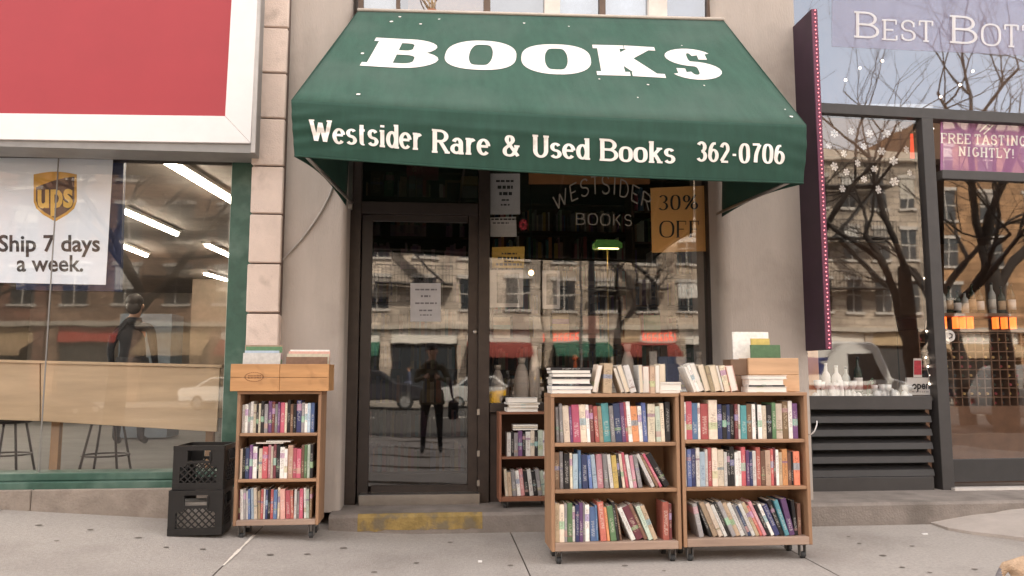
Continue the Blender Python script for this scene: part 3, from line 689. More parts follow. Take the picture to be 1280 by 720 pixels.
# unseen rows of ceiling lights, added beyond the frame to brighten the left shop
for i in range(3):
    for j in range(3):
        p = Vector((-6.3 - 1.0 * i, 7.4 + 2.6 * j, 2.98)); q = p + Vector((.2, 1.7, 0))
        r_ = E('strip_light', p.lerp(q, .5), f'added ceiling strip light beyond the left edge, row {ORDW[i]}, number {ORDW[j]} back', 'strip light', 'strip lights on the left shop ceiling')
        O('housing', MB().box((p.x - .06, p.y, 2.98), (p.x + .06, q.y, 3.015)), FIX, r_); O('tube', MB().tube([p + Vector((0, 0, -.02)), q + Vector((0, 0, -.02))], .035, 8), tube_m, r_)
# poster and the blue board behind it
YO = 6.33
ps = E('poster', at(65, 355, YO), 'white window poster with a brown and gold shield and two lines of black text', 'poster')
O('sheet', MB().hexa([at(-14, 353, YO), at(132, 356, YO), at(141, 199, YO), at(-14, 197, YO)], (0, .004, 0)), mat('poster_white', (.80, .86, .93), .6, .02), ps)
GOLD = mat('gold', (.62, .34, .05), .5); BRN = mat('shield_brown', (.075, .035, .022), .5); GOLDL = mat('gold_light', (.75, .47, .1), .5)
def shield(x0, x1, yt, yb, ym):
    n = 8; cx = (x0 + x1) / 2; pts = [(x0, yt + 3)] 
    top_ = [(x0 + (x1 - x0) * k / n, yt + 3 - 3.5 * math.sin(math.pi * k / n)) for k in range(n + 1)]
    right = [(x1, ym), (x1 - (x1 - x0) * .06, ym + (yb - ym) * .35), (x1 - (x1 - x0) * .22, ym + (yb - ym) * .65), (cx, yb)]
    left = [(x0 + (x1 - x0) * .22, ym + (yb - ym) * .65), (x0 + (x1 - x0) * .06, ym + (yb - ym) * .35), (x0, ym)]
    return top_ + right + left
def lay(pts, Y, m, name, parent): return O(name, MB().poly([at(x, y, Y) for x, y in pts][::-1]), m, parent, fixn=False)
lay(shield(42, 96, 215, 277, 252), YO - .001, GOLD, 'shield_border', ps)
lay(shield(45, 93, 222, 273, 251)[9:] + [(45, 234)] + [(45 + 48 * k / 8, 234 - 11 * math.sin(math.pi / 2 * k / 8) - 2 * k / 8) for k in range(9)][1:], YO - .002, BRN, 'shield_field', ps)
def line(text, x0, yb0, x1, yb1, h, Y, m, parent, bold=.02, name='lettering'):
    fn = plane_fn(at(x0, yb0, Y), at(x1, yb1, Y), at(x1, yb1 - h, Y), at(x0, yb0 - h, Y))
    return O(name, sans_mb(text, fn, bold), m, parent, fixn=False)
line('ups', 47, 259, 91, 258, 33, YO - .0022, GOLDL, ps, .03)
line('Ship 7 days', -2, 314, 125, 314, 21, YO - .001, INK, ps, .022)
line('a week.', 21, 339, 104, 339, 21, YO - .001, INK, ps, .018)
T(O('blue_board', MB().hexa([at(20, 362, 6.55), at(150, 364, 6.55), at(155, 190, 6.55), at(20, 190, 6.55)], (0, .05, 0)), mat('navy_board', (.03, .045, .12), .6)), 'dark blue board standing behind the white poster', 'board')
# oak counter along the window, two stools
cn = E('counter', (at(140, 450, 6.6).x, 6.75, .3), 'oak fronted window counter behind the glass of the left shop', 'counter')
def cq(pts, y0): return [at(x, y, y0) for x, y in pts]
O('front_panel', MB().hexa(cq([(51, 526.5), (271, 540), (275, 460), (51, 454)], 6.56), (0, .03, 0)), COUNT, cn, bevel=.003)
O('front_panel', MB().hexa(cq([(-150, 520), (49.5, 526.5), (49.5, 454), (-150, 450)], 6.56), (0, .03, 0)), COUNT, cn, bevel=.003)
O('counter_top', MB().hexa(cq([(-150, 449.5), (277, 459.5), (277, 456), (-150, 446)], 6.545), (0, .45, 0)), COUNT, cn)
for px in (69, 262): O('leg', MB().box((at(px, 560, 6.7).x - .03, 6.68, bzt - .02), (at(px, 560, 6.7).x + .03, 6.74, at(px, 525, 6.7).z)), mat('oak_leg', (.3, .17, .08), .6), cn)
def stool(px, Y, lab):
    zf = bzt - .02; c = at(px, 560, Y); s = E('stool', (c.x, Y, zf), lab, 'stool', 'stools at the left shop counter')
    O('seat', MB().lathe((c.x, Y, zf + .42), [(.15, 0), (.17, .01), (.17, .035), (.15, .045)], 16), BRONZED, s)
    for a in (45, 135, 225, 315):
        d = Vector((math.cos(R(a)), math.sin(R(a)), 0))
        O('leg', MB().tube([Vector((c.x, Y, zf + .42)) + d * .13, Vector((c.x, Y, zf)) + d * .22], .011, 6), BRONZED, s)
    O('footrest', MB().tube([Vector((c.x, Y, zf + .16)) + Vector((math.cos(R(a)), math.sin(R(a)), 0)) * .186 for a in range(0, 361, 30)], .008, 6), BRONZED, s)
stool(133, 7.15, 'dark metal stool under the oak counter right of the glass joint')
stool(10, 7.3, 'dark metal stool at the left edge under the oak counter')
# displays further in
T(O('shelving_unit', MB().box((at(150, 400, 11).x, 11, bzt), (at(215, 400, 11).x, 11.5, 1.95)), mat('unit_blue', (.16, .2, .24), .7)), 'grey blue display unit deep inside the left shop', 'display unit')
T(O('parcel', MB().box((at(157, 365, 10.6).x, 10.6, 1.62), (at(178, 365, 10.6).x, 10.8, 1.82)), mat('parcel_red', (.30, .11, .07), .7), bevel=.01), 'small orange red parcel before the grey blue display unit', 'parcel')

# ================================================================== BOOKSHOP DOOR AND WINDOW
YD = 6.5
dr = E('shop_door', (at(524, 600, YD).x, YD, stz(0)), 'dark bronze framed glass door of the bookshop', 'door')
zd = stz(0)
def fb(name, x0, y0, x1, y1, Y, th, m, parent, z0=None, bevel=.003):
    mb = MB(); bx(mb, x0, y0, x1, y1, Y, th)
    if z0 is not None:
        lo = min(v.z for v in mb.v)
        for v in mb.v:
            if abs(v.z - lo) < 1e-6: v.z = z0
    return O(name, mb, m, parent, bevel=bevel)
ym = 420
fb('frame_post', 430, 150, 449, 622, 6.42, .16, BRONZE, dr, zd - .01)
fb('frame_post', 598, 150, 612, 622, 6.42, .16, BRONZE, dr, zd - .01)
fb('transom_bar', 449.3, 253, 597.7, 268, 6.43, .13, BRONZED, dr)
fb('stile', 449.5, 268.5, 463, 619, 6.47, .05, BRONZED, dr, zd + .012); fb('stile', 585, 268.5, 597.5, 619, 6.47, .05, BRONZE, dr, zd + .012)
fb('rail', 463.2, 268.7, 584.8, 277, 6.471, .048, BRONZED, dr); fb('rail', 463.2, 606, 584.8, 619, 6.471, .048, BRONZED, dr, zd + .013)
fb('threshold', 448, 618, 600, 624, 6.36, .2, METAL, dr, zd - .005)
fb('pane', 462, 276, 586, 607, YD - .005, .008, GD, dr, bevel=0)
fb('transom_pane', 449, 150, 598, 254, YD - .004, .008, GD, dr, bevel=0)
lk = O('lock', MB().lathe(at(594, 415, 6.465), [(.019, -.004), (.019, -.012), (.008, -.013)], 14, axis='y'), METAL, dr)
for yy in (511, 563, 600): fb('hinge_plate', 596, yy, 600, yy + 8, 6.413, .01, METAL, dr)
def paper(name, pts, Y, m, label, cat, lines=(), group=None):
    e = E(name, at(sum(p[0] for p in pts) / 4, max(p[1] for p in pts), Y), label, cat, group)
    O('sheet', MB().hexa(quad_px(pts, Y), (0, .0015, 0)), m, e)
    return e
def scrawl(e, x0, x1, y, h, Y, m=INK, seed=0):
    """unreadable small print: short dashes of uneven length"""
    r = random.Random(seed + int(y)); mb = MB(); x = x0
    while x < x1:
        wd = r.uniform(2.2, 6) * min(1, h / 3 + .3); b = min(x + wd, x1)
        mb.add(quad_px([(x, y + h), (b, y + h), (b, y), (x, y)], Y - .001), [(0, 1, 2, 3)]); x = b + r.uniform(.8, 1.6)
    O('print', mb, m, e, fixn=False)
e = paper('notice', [(513, 402), (551, 402), (551, 354), (513, 354)], YD - .0075, mat('notice_paper', (.46, .45, .46), .8), 'white paper notice taped to the glass of the bookshop door', 'notice')
for k, (a, b, y, h) in enumerate([(519, 546, 361, 2), (526, 538, 369, 2.4), (519, 546, 378, 2), (524, 541, 387, 2), (525, 540, 393, 1.5)]): scrawl(e, a, b, y, h, YD - .0078, mat('faint_ink', (.16, .15, .16), .8), k)

win = E('shop_window', (at(750, 505, YD).x, YD, zd), 'large dark framed display window of the bookshop beside its door', 'window')
fb('jamb', 889, 150, 906, 622, 6.42, .16, BRONZED, win, zd - .01)
fb('sill', 612.3, 504, 888.7, 515, 6.41, .17, BRONZE, win)
fb('bulkhead', 612.2, 515.5, 889, 622, 6.46, .1, mat('bulkhead', (.06, .04, .032), .6, .25, 6), win, zd - .01)
fb('pane', 611, 150, 890, 505, YD - .004, .008, GB, win, bevel=0)
fb('pane_joint', 724, 470, 725.5, 504, YD - .006, .002, METAL, win, bevel=0)
# lettering on the glass, an arch of thin capitals
def archfn(s, t, h=0):
    x = 694 + 118 * s; k = (s - .5) * 2
    xx = x + k * t * 4; yy = 243 + 22 * k * k - (1 - 0.25 * abs(k)) * t * 25 + 9 * k * 0
    p = at(xx, yy, YD - .0062); p.y -= h; return p
LETG = mat('faded_gilt', (.30, .27, .23), .6)
O('lettering', text_mb('WESTSIDER', archfn, wh=.105, wv=.085, serif=.0, gap=.2), LETG, win, fixn=False)
O('lettering', text_mb('BOOKS', px_fn((720, 281), (790, 283), (790, 268), (720, 266), YD - .0062), wh=.12, wv=.09, serif=0, gap=.22), LETG, win, fixn=False)
# papers behind the pane
YI = 6.515
e = paper('hours_sign', [(613, 268), (650, 268), (650, 217), (613, 217)], YI, mat('sign_grey_paper', (.55, .57, .6), .8), 'grey white card of opening hours at the top left of the bookshop window', 'sign')
for k, (a, b, y, h) in enumerate([(620, 642, 225, 2.6), (622, 641, 232, 4), (624, 640, 240, 4), (627, 636, 249, 2), (626, 637, 255, 2)]): scrawl(e, a, b, y, h, YI, INK, k)
e = paper('small_card', [(613, 296), (646, 296), (645, 271), (613, 272)], YI, mat('card_grey', (.6, .6, .6), .8), 'small white card below the opening hours card', 'card')
scrawl(e, 614, 645, 273, 2, YI, INK, 3); scrawl(e, 616, 636, 278, 1.6, YI, INK, 4)
mb = MB(); c = at(654, 281, YI)
for k in range(7): mb.ball(c + Vector((math.cos(k * .9) * .022, -.008, math.sin(k * .9) * .03)), (.018, .008, .02), 6)
T(O('paper_flower', mb, mat('red_petal', (.4, .03, .05), .7)), 'small red flower ornament beside the small white card', 'ornament')
e = paper('yellow_card', [(615, 335), (655, 335), (656, 308), (615, 309)], YI, mat('card_yellow', (.7, .48, .12), .8), 'yellow card with dark print in the bookshop window', 'card')
for k, (a, b, y, h) in enumerate([(627, 646, 316, 2), (622, 650, 321, 3.2), (630, 642, 326, 1.6), (620, 652, 329, 3)]): scrawl(e, a, b, y, h, YI, INK, k)
e = paper('sale_sign', [(815, 316), (884, 314), (882, 232), (813, 235)], YI, mat('card_orange', (.95, .54, .19), .8, .06, 3), 'orange sale sign lettered 30% OFF in the bookshop window', 'sign')
kw = dict(wh=.15, wv=.05, serif=.05, st=.035, gap=.12)
O('lettering', text_mb('30%', px_fn((823, 263), (873, 262), (873, 243), (823, 244), YI - .002), **kw), INK, e, fixn=False)
O('lettering', text_mb('OFF', px_fn((824, 297), (875, 297), (875, 276), (824, 276), YI - .002), **kw), INK, e, fixn=False)
T(O('valance_board', MB().hexa(rect_px(661, 205, 812, 230, 6.62), (0, .02, 0)), mat('valance_orange', (.34, .15, .05), .7)), 'orange brown board across the top of the bookshop window', 'board')
# room
zi = zd
rxa, rxb = lx1 - .3, rx0 + .5
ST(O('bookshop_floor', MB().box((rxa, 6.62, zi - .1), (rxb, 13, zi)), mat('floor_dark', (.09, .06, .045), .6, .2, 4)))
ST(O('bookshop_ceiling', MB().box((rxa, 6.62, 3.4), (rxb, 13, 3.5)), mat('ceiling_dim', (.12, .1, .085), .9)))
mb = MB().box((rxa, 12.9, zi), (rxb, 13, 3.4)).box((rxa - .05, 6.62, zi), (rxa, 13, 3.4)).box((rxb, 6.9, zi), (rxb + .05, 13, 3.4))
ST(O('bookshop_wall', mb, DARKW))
ledz = at(750, 508, 6.6).z
O('window_ledge', MB().box((at(612, 508, 6.6).x, 6.565, ledz - .04), (at(889, 508, 6.6).x, 7.35, ledz)), mat('ledge', (.10, .065, .045), .6), win)
# pale ornaments crowding the window ledge
GO = 'pale ornaments on the bookshop window ledge'
PALE = mat('pale_china', (.62, .56, .5), .35, .15, 14)
for k, (px, h, r0, lab) in enumerate([(622, .34, .05, 'pale china vase at the left end of the bookshop window ledge'), (652, .40, .06, 'pale china jar behind the small back bookcase in the window'), (668, .50, .045, 'tall pale china vase right of the jar in the window'), (785, .52, .06, 'round shouldered pale jar in the window under the lamp'), (875, .46, .05, 'pale china vase at the right end of the window ledge')]):
    c = at(px, 480, 6.72); c.z = ledz + .001
    e = E('vase', c, lab, 'vase', GO)
    O('body', MB().lathe(c, [(r0 * .6, 0), (r0, h * .25), (r0 * 1.1, h * .5), (r0 * .8, h * .75), (r0 * .4, h * .88)], 16), PALE, e)
    O('rim', MB().lathe(c, [(r0 * .42, h * .885), (r0 * .6, h), (r0 * .5, h + .002)], 16), PALE, e)
# rack across the window with a row of standing books and prints
dk = E('display_rack', (at(750, 425, 7.1).x, 7.1, ledz), 'dark wooden display rack across the inside of the bookshop window', 'rack')
RK = mat('rack_dark', (.06, .035, .025), .6, .2, 6)
O('board', MB().box((at(614, 425, 7.1).x, 7.06, at(750, 430, 7.1).z), (at(886, 425, 7.1).x, 7.3, at(750, 423, 7.1).z)), RK, dk)
for px in (720, 838): O('post', MB().box((at(px - 5, 400, 7.1).x, 7.302, ledz + .001), (at(px + 5, 400, 7.1).x, 7.34, at(px, 335, 7.1).z)), RK, dk)
for k, (a, b, y0, y1, m, lab) in enumerate([(612, 654, 337, 384, PAPER, 'white framed print left of the light bulb in the bookshop window'), (678, 700, 338, 386, PAPER, 'narrow white print right of the light bulb in the bookshop window')]):
    e = E('print', at((a + b) / 2, y1, 6.56), lab, 'print')
    O('frame', MB().hexa(rect_px(a, y0, b, y1, 6.56), (0, .012, 0)), m, e); O('picture', MB().hexa(rect_px(a + 9 - 4 * k, y0 + 4, b - 5 + k, y1 - 5, 6.557), (0, .002, 0)), mat('print_grey', (.3, .29, .27), .8, .5, 30), e)
# lamp and bulb
lc = at(759, 305, 6.95)
lm = E('desk_lamp', (lc.x, 6.95, ledz), 'lit desk lamp with a green glass shade in the bookshop window', 'lamp')
sh = MB(); n = 10; wl = .125
for k in range(n):
    a, b = math.pi * k / n, math.pi * (k + 1) / n
    f = lambda t: (lc.y - .06 * math.cos(t), lc.z - .045 + .085 * math.sin(t))
    (ya, za), (yb, zb_) = f(a), f(b)
    sh.add([(lc.x - wl * (.8 if .2 < k / n < .8 else 1), ya, za), (lc.x + wl * (.8 if .2 < k / n < .8 else 1), ya, za), (lc.x + wl * (.8 if .2 < (k + 1) / n < .8 else 1), yb, zb_), (lc.x - wl * (.8 if .2 < (k + 1) / n < .8 else 1), yb, zb_)], [(0, 1, 2, 3)])
gm = mat('lamp_green', (.04, .17, .03), .25); gm.node_tree.nodes['Principled BSDF'].inputs['Emission Color'].default_value = (.14, .32, .08, 1); gm.node_tree.nodes['Principled BSDF'].inputs['Emission Strength'].default_value = .05
o = O('shade', sh, gm, lm, fixn=False); md = o.modifiers.new('glass', 'SOLIDIFY'); md.thickness = .004
O('tube', MB().tube([lc + Vector((-.09, -.045, -.045)), lc + Vector((.09, -.045, -.045))], .007, 8), emit('lamp_tube', (1, .72, .36, 1), 4), lm)
O('stem', MB().tube([Vector((lc.x, lc.y, ledz + .02)), lc + Vector((0, 0, .03))], .007, 8), mat('brass', (.5, .36, .16), .35, metal=.8), lm)
O('base', MB().lathe((lc.x, lc.y, ledz), [(.07, 0), (.07, .012), (.02, .025)], 16), MATS['brass'], lm)
bc = at(664, 341, 7.6)
bu = E('light_bulb', bc, 'small bare warm bulb glowing behind the bookshop window', 'bulb')
O('globe', MB().ball(bc, .026, 12), emit('bulb_glow', (1, .62, .26, 1), 3), bu)
O('cord', MB().tube([bc + Vector((0, 0, .03)), Vector((bc.x, bc.y, 3.4))], .005, 6), BLACKP, bu)
O('socket', MB().lathe(bc + Vector((0, 0, .03)), [(.02, 0), (.02, .05)], 10), BRONZE, bu)
# ================================================================== BOOKS
CC = {'w': ('white', (.74, .71, .66), (.25, .05, .05)), 'c': ('cream', (.70, .58, .43), (.2, .1, .06)), 'g': ('grey', (.27, .25, .25), (.65, .62, .6)),
      'd': ('black', (.028, .025, .026), (.6, .56, .5)), 'n': ('navy', (.03, .045, .13), (.65, .62, .6)), 'b': ('blue', (.07, .16, .38), (.75, .72, .65)),
      'l': ('pale blue', (.38, .50, .60), (.1, .1, .25)), 't': ('teal', (.06, .34, .38), (.7, .68, .6)), 'e': ('green', (.10, .22, .09), (.7, .65, .5)),
      'p': ('purple', (.17, .06, .19), (.7, .6, .6)), 'k': ('pink', (.62, .22, .26), (.8, .76, .7)), 'r': ('red', (.50, .035, .045), (.8, .72, .6)),
      'm': ('maroon', (.16, .025, .035), (.7, .55, .4)), 'o': ('orange', (.68, .20, .03), (.1, .06, .04)), 'y': ('yellow', (.70, .45, .06), (.1, .08, .06)),
      'h': ('brown', (.20, .10, .05), (.7, .55, .35)), 's': ('salmon', (.66, .34, .24), (.8, .75, .7)), 'v': ('pale green', (.45, .53, .42), (.1, .14, .1)),
      'u': ('tan', (.46, .32, .19), (.14, .08, .05)), 'f': ('vivid orange', (.72, .12, .02), (.1, .04, .02)), 'i': ('crimson', (.55, .03, .09), (.8, .75, .7))}
def book_mat(code):
    nm = 'book_' + CC[code][0].replace(' ', '_')
    if nm in MATS: return MATS[nm]
    m = bpy.data.materials.new(nm); m.use_nodes = True; MATS[nm] = m
    n = m.node_tree; L = n.links; b = n.nodes['Principled BSDF']; b.inputs['Roughness'].default_value = .5; b.inputs['Specular IOR Level'].default_value = .3
    tc = n.nodes.new('ShaderNodeTexCoord'); oi = n.nodes.new('ShaderNodeObjectInfo')
    sp = n.nodes.new('ShaderNodeSeparateXYZ'); L.new(tc.outputs['Generated'], sp.inputs[0])
    def M(op, a, c=None, cl=False):
        x = n.nodes.new('ShaderNodeMath'); x.operation = op; x.use_clamp = cl
        for k, q in enumerate((a, c)):
            if q is None: continue
            if isinstance(q, (int, float)): x.inputs[k].default_value = q
            else: L.new(q, x.inputs[k])
        return x.outputs[0]
    rnd = oi.outputs['Random']; r2 = M('FRACT', M('MULTIPLY', rnd, 17.31)); r3 = M('FRACT', M('MULTIPLY', rnd, 91.7)); z = sp.outputs[2]; x = sp.outputs[0]
    # title print: short marks along the spine
    cm = n.nodes.new('ShaderNodeCombineXYZ')
    L.new(M('MULTIPLY', x, 2.6), cm.inputs[0]); L.new(M('ADD', M('MULTIPLY', z, 38), M('MULTIPLY', rnd, 300)), cm.inputs[2])
    no = n.nodes.new('ShaderNodeTexNoise'); no.inputs['Scale'].default_value = 1.0; no.inputs['Detail'].default_value = 1; L.new(cm.outputs[0], no.inputs[0])
    prt = M('GREATER_THAN', no.outputs[0], .50)
    lo = M('ADD', M('MULTIPLY', r2, .25), .12); hi = M('ADD', lo, M('ADD', M('MULTIPLY', r3, .35), .3))
    win_ = M('MULTIPLY', M('GREATER_THAN', z, lo), M('LESS_THAN', z, hi))
    cx = M('MULTIPLY', M('GREATER_THAN', x, .22), M('LESS_THAN', x, .78))
    title = M('MULTIPLY', M('MULTIPLY', prt, win_), M('MULTIPLY', cx, .42))
    # one coloured band on some spines
    bl = M('ADD', M('MULTIPLY', r3, .6), .12)
    band = M('MULTIPLY', M('MULTIPLY', M('GREATER_THAN', z, bl), M('LESS_THAN', z, M('ADD', bl, M('MULTIPLY', r2, .22)))), M('GREATER_THAN', M('FRACT', M('MULTIPLY', rnd, 43.7)), .38))
    hsv = n.nodes.new('ShaderNodeHueSaturation'); hsv.inputs['Color'].default_value = (*CC[code][1], 1)
    L.new(M('ADD', M('MULTIPLY', r2, .5), .78), hsv.inputs['Value']); L.new(M('ADD', M('MULTIPLY', r3, .04), .48), hsv.inputs['Hue'])
    m1 = n.nodes.new('ShaderNodeMix'); m1.data_type = 'RGBA'; L.new(M('MULTIPLY', band, .75), m1.inputs[0]); L.new(hsv.outputs[0], m1.inputs[6])
    cr = n.nodes.new('ShaderNodeCombineColor'); cr.mode = 'HSV'; L.new(r3, cr.inputs[0]); cr.inputs[1].default_value = .55; L.new(M('ADD', M('MULTIPLY', r2, .5), .15), cr.inputs[2])
    L.new(cr.outputs[0], m1.inputs[7])
    m2 = n.nodes.new('ShaderNodeMix'); m2.data_type = 'RGBA'; L.new(title, m2.inputs[0]); L.new(m1.outputs[2], m2.inputs[6]); m2.inputs[7].default_value = (*CC[code][2], 1)
    wn = n.nodes.new('ShaderNodeTexNoise'); wn.inputs['Scale'].default_value = 40; L.new(tc.outputs['Object'], wn.inputs[0])
    vm = n.nodes.new('ShaderNodeVectorMath'); vm.operation = 'SCALE'; hs2 = n.nodes.new('ShaderNodeHueSaturation'); hs2.inputs['Saturation'].default_value = .82; L.new(m2.outputs[2], hs2.inputs['Color']); L.new(hs2.outputs[0], vm.inputs[0]); L.new(M('ADD', M('MULTIPLY', wn.outputs[0], .5), .75), vm.inputs['Scale'])
    L.new(vm.outputs[0], b.inputs['Base Color'])
    return m
def cover_mb(w, h, d, hard):
    t = .0022 if hard else .001; r = min(.004, w * .3)
    out = [(0, d), (0, r)] + [(r - r * math.cos(R(a)), r - r * math.sin(R(a))) for a in (45, 90)] + [(w - r + r * math.sin(R(a)), r - r * math.cos(R(a))) for a in (0, 45)] + [(w, r), (w, d)]
    inn = [(t, d), (t, r + t)] + [(r, t + .001)] * 2 + [(w - r, t + .001)] * 2 + [(w - t, r + t), (w - t, d)]
    n = len(out); mb = MB(); vs = [(x, y, z) for z in (0, h) for x, y in out] + [(x, y, z) for z in (0, h) for x, y in inn]
    fs = []
    for i in range(n - 1):
        fs += [(i, i + 1, n + i + 1, n + i), (2 * n + i + 1, 2 * n + i, 3 * n + i, 3 * n + i + 1), (n + i, n + i + 1, 3 * n + i + 1, 3 * n + i), (i + 1, i, 2 * n + i, 2 * n + i + 1)]
    fs += [(0, n, 3 * n, 2 * n), (2 * n - 1, n - 1, 3 * n - 1, 4 * n - 1)]
    return mb.add(vs, fs)
NBOOK = 0
def book(w, h, d, code, M, label, group, white=False):
    """origin at the lower left front corner of the spine; local -Y is the spine side, Z the height"""
    global NBOOK; NBOOK += 1
    hard = w > .02
    o = O('book', cover_mb(w, h, d, hard), book_mat(code), local=True, fixn=False)
    o.matrix_world = M; ORIG[o.name] = Vector((0, 0, 0))
    e = .004 if hard else .0006
    O('pages', MB().box((.0026 if hard else .0012, .005, e), (w - (.0026 if hard else .0012), d - e, h - e)), PAGEW if white else PAGE, o, local=True, fixn=False)
    return T(o, label, 'book', group)
ORD = 'first second third fourth fifth sixth seventh eighth ninth tenth eleventh twelfth thirteenth fourteenth fifteenth sixteenth seventeenth eighteenth nineteenth twentieth twenty-first twenty-second twenty-third twenty-fourth twenty-fifth twenty-sixth twenty-seventh twenty-eighth twenty-ninth thirtieth'.split()
def parse(s):
    out = []
    for tok in s.split():
        if tok.startswith('_'): out.append((None, float(tok[1:]), 0)); continue
        c = tok[0]; wd, _, ln = tok[1:].partition('/'); out.append((c, float(wd), float(ln or 0)))
    return out
def shelf_books(spec, xa, xb, y, z, hmax, d, where, group, hmin=.80, seed=0, fill=1.0):
    """books from left to right between xa and xb; leans tip the top to the left"""
    r = random.Random(seed); P = parse(spec); gaps = sum(p[1] for p in P if p[0] is None)
    hs = [hmax * r.uniform(hmin, 1.0) / max(1, 1) for _ in P]
    def lay(k, place):
        x = xa + .004; prev = 0; first = True; i = 0
        for (c, wd, ln), h in zip(P, hs):
            wd *= k
            if c is None: x += wd; prev = None; continue
            a = R(ln)
            hh = h if a < .2 else min(h * 1.03, hmax * 1.0)
            if prev is None: x += max(0, hh * math.sin(a)) * .0
            if prev is not None and a > prev: x += hh * (math.sin(a) - math.sin(prev)) * .98
            if first and a > 0: x += hh * math.sin(a) * 1.0
            first = False
            if a < 0: x += 0
            if place: place(x, wd, hh, a, c, i)
            i += 1
            x += wd / math.cos(a) + .0006 + (hh * math.sin(-a) if a < 0 else 0); prev = max(a, 0)
        return x
    k0, k1 = .001, .02
    for _ in range(40):
        k = (k0 + k1) / 2
        if lay(k, None) > xa + (xb - xa) * fill - .003: k1 = k
        else: k0 = k
    k = k0
    def place(x, wd, h, a, c, i):
        thick = 'slim' if wd < .017 else 'thick' if wd > .034 else 'middling'
        col = CC[c][0]
        lab = f'{thick} {col} book, {ORD[i]} from left on {where}'
        zz = z + .0008
        if a < 0: M = Matrix.Translation((x + wd * (1 - math.cos(a)), y + r.uniform(0, .014), zz + wd * math.sin(-a))) @ Matrix.Rotation(-a, 4, 'Y')
        else: M = Matrix.Translation((x, y + r.uniform(0, .016), zz)) @ Matrix.Rotation(-a, 4, 'Y')
        book(wd, h, d * r.uniform(.85, 1), c, M, lab, group, r.random() < .4)
    lay(k, place)

def case(name, label, cat, x0, x1, ztop, yf, D, shelves, zbot, zfloor, th=.022, group=None, mats=(PINE, PINEH, BACKW), caster=True, worn=True):
    """open bookcase; shelves: list of (top surface z) ; yf front plane"""
    c = E(name, ((x0 + x1) / 2, yf + D / 2, zfloor), label, cat, group)
    for a, b in ((x0, x0 + th), (x1 - th, x1)):
        O('side_panel', MB().box((a, yf, zbot), (b, yf + D, ztop - th)), mats[0], c, bevel=.0025)
    O('top_panel', MB().box((x0 - .001, yf - .002, ztop - th + .0005), (x1 + .001, yf + D, ztop)), mats[1], c, bevel=.0025)
    O('back_panel', MB().box((x0 + th + .0005, yf + D - .012, zbot), (x1 - th - .0005, yf + D - .001, ztop - th)), mats[2], c)
    for k, s in enumerate(shelves):
        t2 = th if k < len(shelves) - 1 else (.048 if th > .021 else .034)
        O('shelf', MB().box((x0 + th + .0004, yf + .004 - (.006 if k == len(shelves) - 1 else 0), s - t2), (x1 - th - .0004, yf + D - .0125, s)), PINEW if (worn and k == len(shelves) - 1) else mats[1], c, bevel=.003)
    if caster:
        for a in (x0 + .05, x1 - .05):
            for b in (yf + .05, yf + D - .05):
                k_ = O('caster', MB().box((a - .02, b - .025, zbot - .006), (a + .02, b + .025, zbot - .0005)).box((a - .020, b - .016, zfloor + .016), (a - .0145, b + .016, zbot - .006)).box((a + .0145, b - .016, zfloor + .016), (a + .020, b + .016, zbot - .006)), mat('caster_grey', (.1, .095, .09), .5), c)
                O('wheel', MB().lathe((a, b - .004, zfloor + .0215), [(.014, -.0135), (.021, -.012), (.021, .012), (.014, .0135)], 14, axis='x'), RUBBER, k_)
    return c
def zz(px, py, Y): return at(px, py, Y).z
# --- the twin bookcases
Y1 = 4.98
A0, A1 = at(689, 590, Y1).x, at(850.5, 590, Y1).x; B0, B1 = at(853, 590, Y1).x, at(1012.5, 590, Y1).x
fA = [zz(766, v, Y1) for v in (492, 553.5, 611.5, 678)]; fB = [zz(932, v, Y1) for v in (490.5, 549.5, 608.5, 672.5)]
gz = G(1.5, Y1)
cA = case('bookcase', 'left of the two large wheeled pine bookcases standing on the sidewalk', 'bookcase', A0, A1, fA[0], Y1, .30, fA[1:], fA[3] - .05, gz, group='twin bookcases on the sidewalk')
cB = case('bookcase', 'right of the two large wheeled pine bookcases, nearest the wine shop', 'bookcase', B0, B1, fB[0], Y1, .30, fB[1:], fB[3] - .05, gz, group='twin bookcases on the sidewalk')
GA, GBk, GLf, GSm = 'books in the left twin bookcase', 'books in the right twin bookcase', 'books in the narrow bookcase', 'books in the small back bookcase'
t_ = .022
sp = [(fA, A0, A1, 'left twin bookcase', GA, [
 'g4/2 g4/2 c8/3 p3/3 i9/3 c8/3 w4/3 m5/3 r5/4 u5/4 t9/4 g5/4 n8/4 p5/4 r3/4 w5/4 o8/4 w5/3 b5/3 c9 v6/2 c5/2 d6',
 'h7 g5/1 d8 c4/1 l7 b4/1 n8/2 b5/4 l6/5 k9/3 g6/4 w5/6 y7/5 d4/5 c4/7 r4/8 w5/9 k5/8 g6/10 w5/26 h4/28 r4/28 d8/31',
 'u6 c7 g4 e7 w4 n5 p5 g3 w6 b8/2 b3/2 r8/5 o4/6 e8/7 d4/7 h3/8 w6/24 m10/25 h5/25 v6/22 u6/22 _7 r9 m4']),
 (fB, B0, B1, 'right twin bookcase', GBk, [
 'w3 r7 b7 w3 r9 c10 n6 d5 n4 d5 m4 w3 t7 h6 w4 d3 w5 c5 d6 e5 c8 h7 w5 p6',
 'w3 b6 n6 w5 l7 w4 r5 c7 c9 w4 d4 d6 w4 w5 r6 p4 n4 w5 r6 h6 u7 r4 m3 w4 u5 o7 h5 d3 f8',
 'g7/12 d4/22 u7/23 c6/23 w5/24 d5/24 g6/24 u6/24 w6/24 g4/24 n4/24 w5/24 u5/24 r4/25 k5/25 d5/24 w5/24 n7/23 d6/21 t6/18 p8/13 d5/5 h5'])]
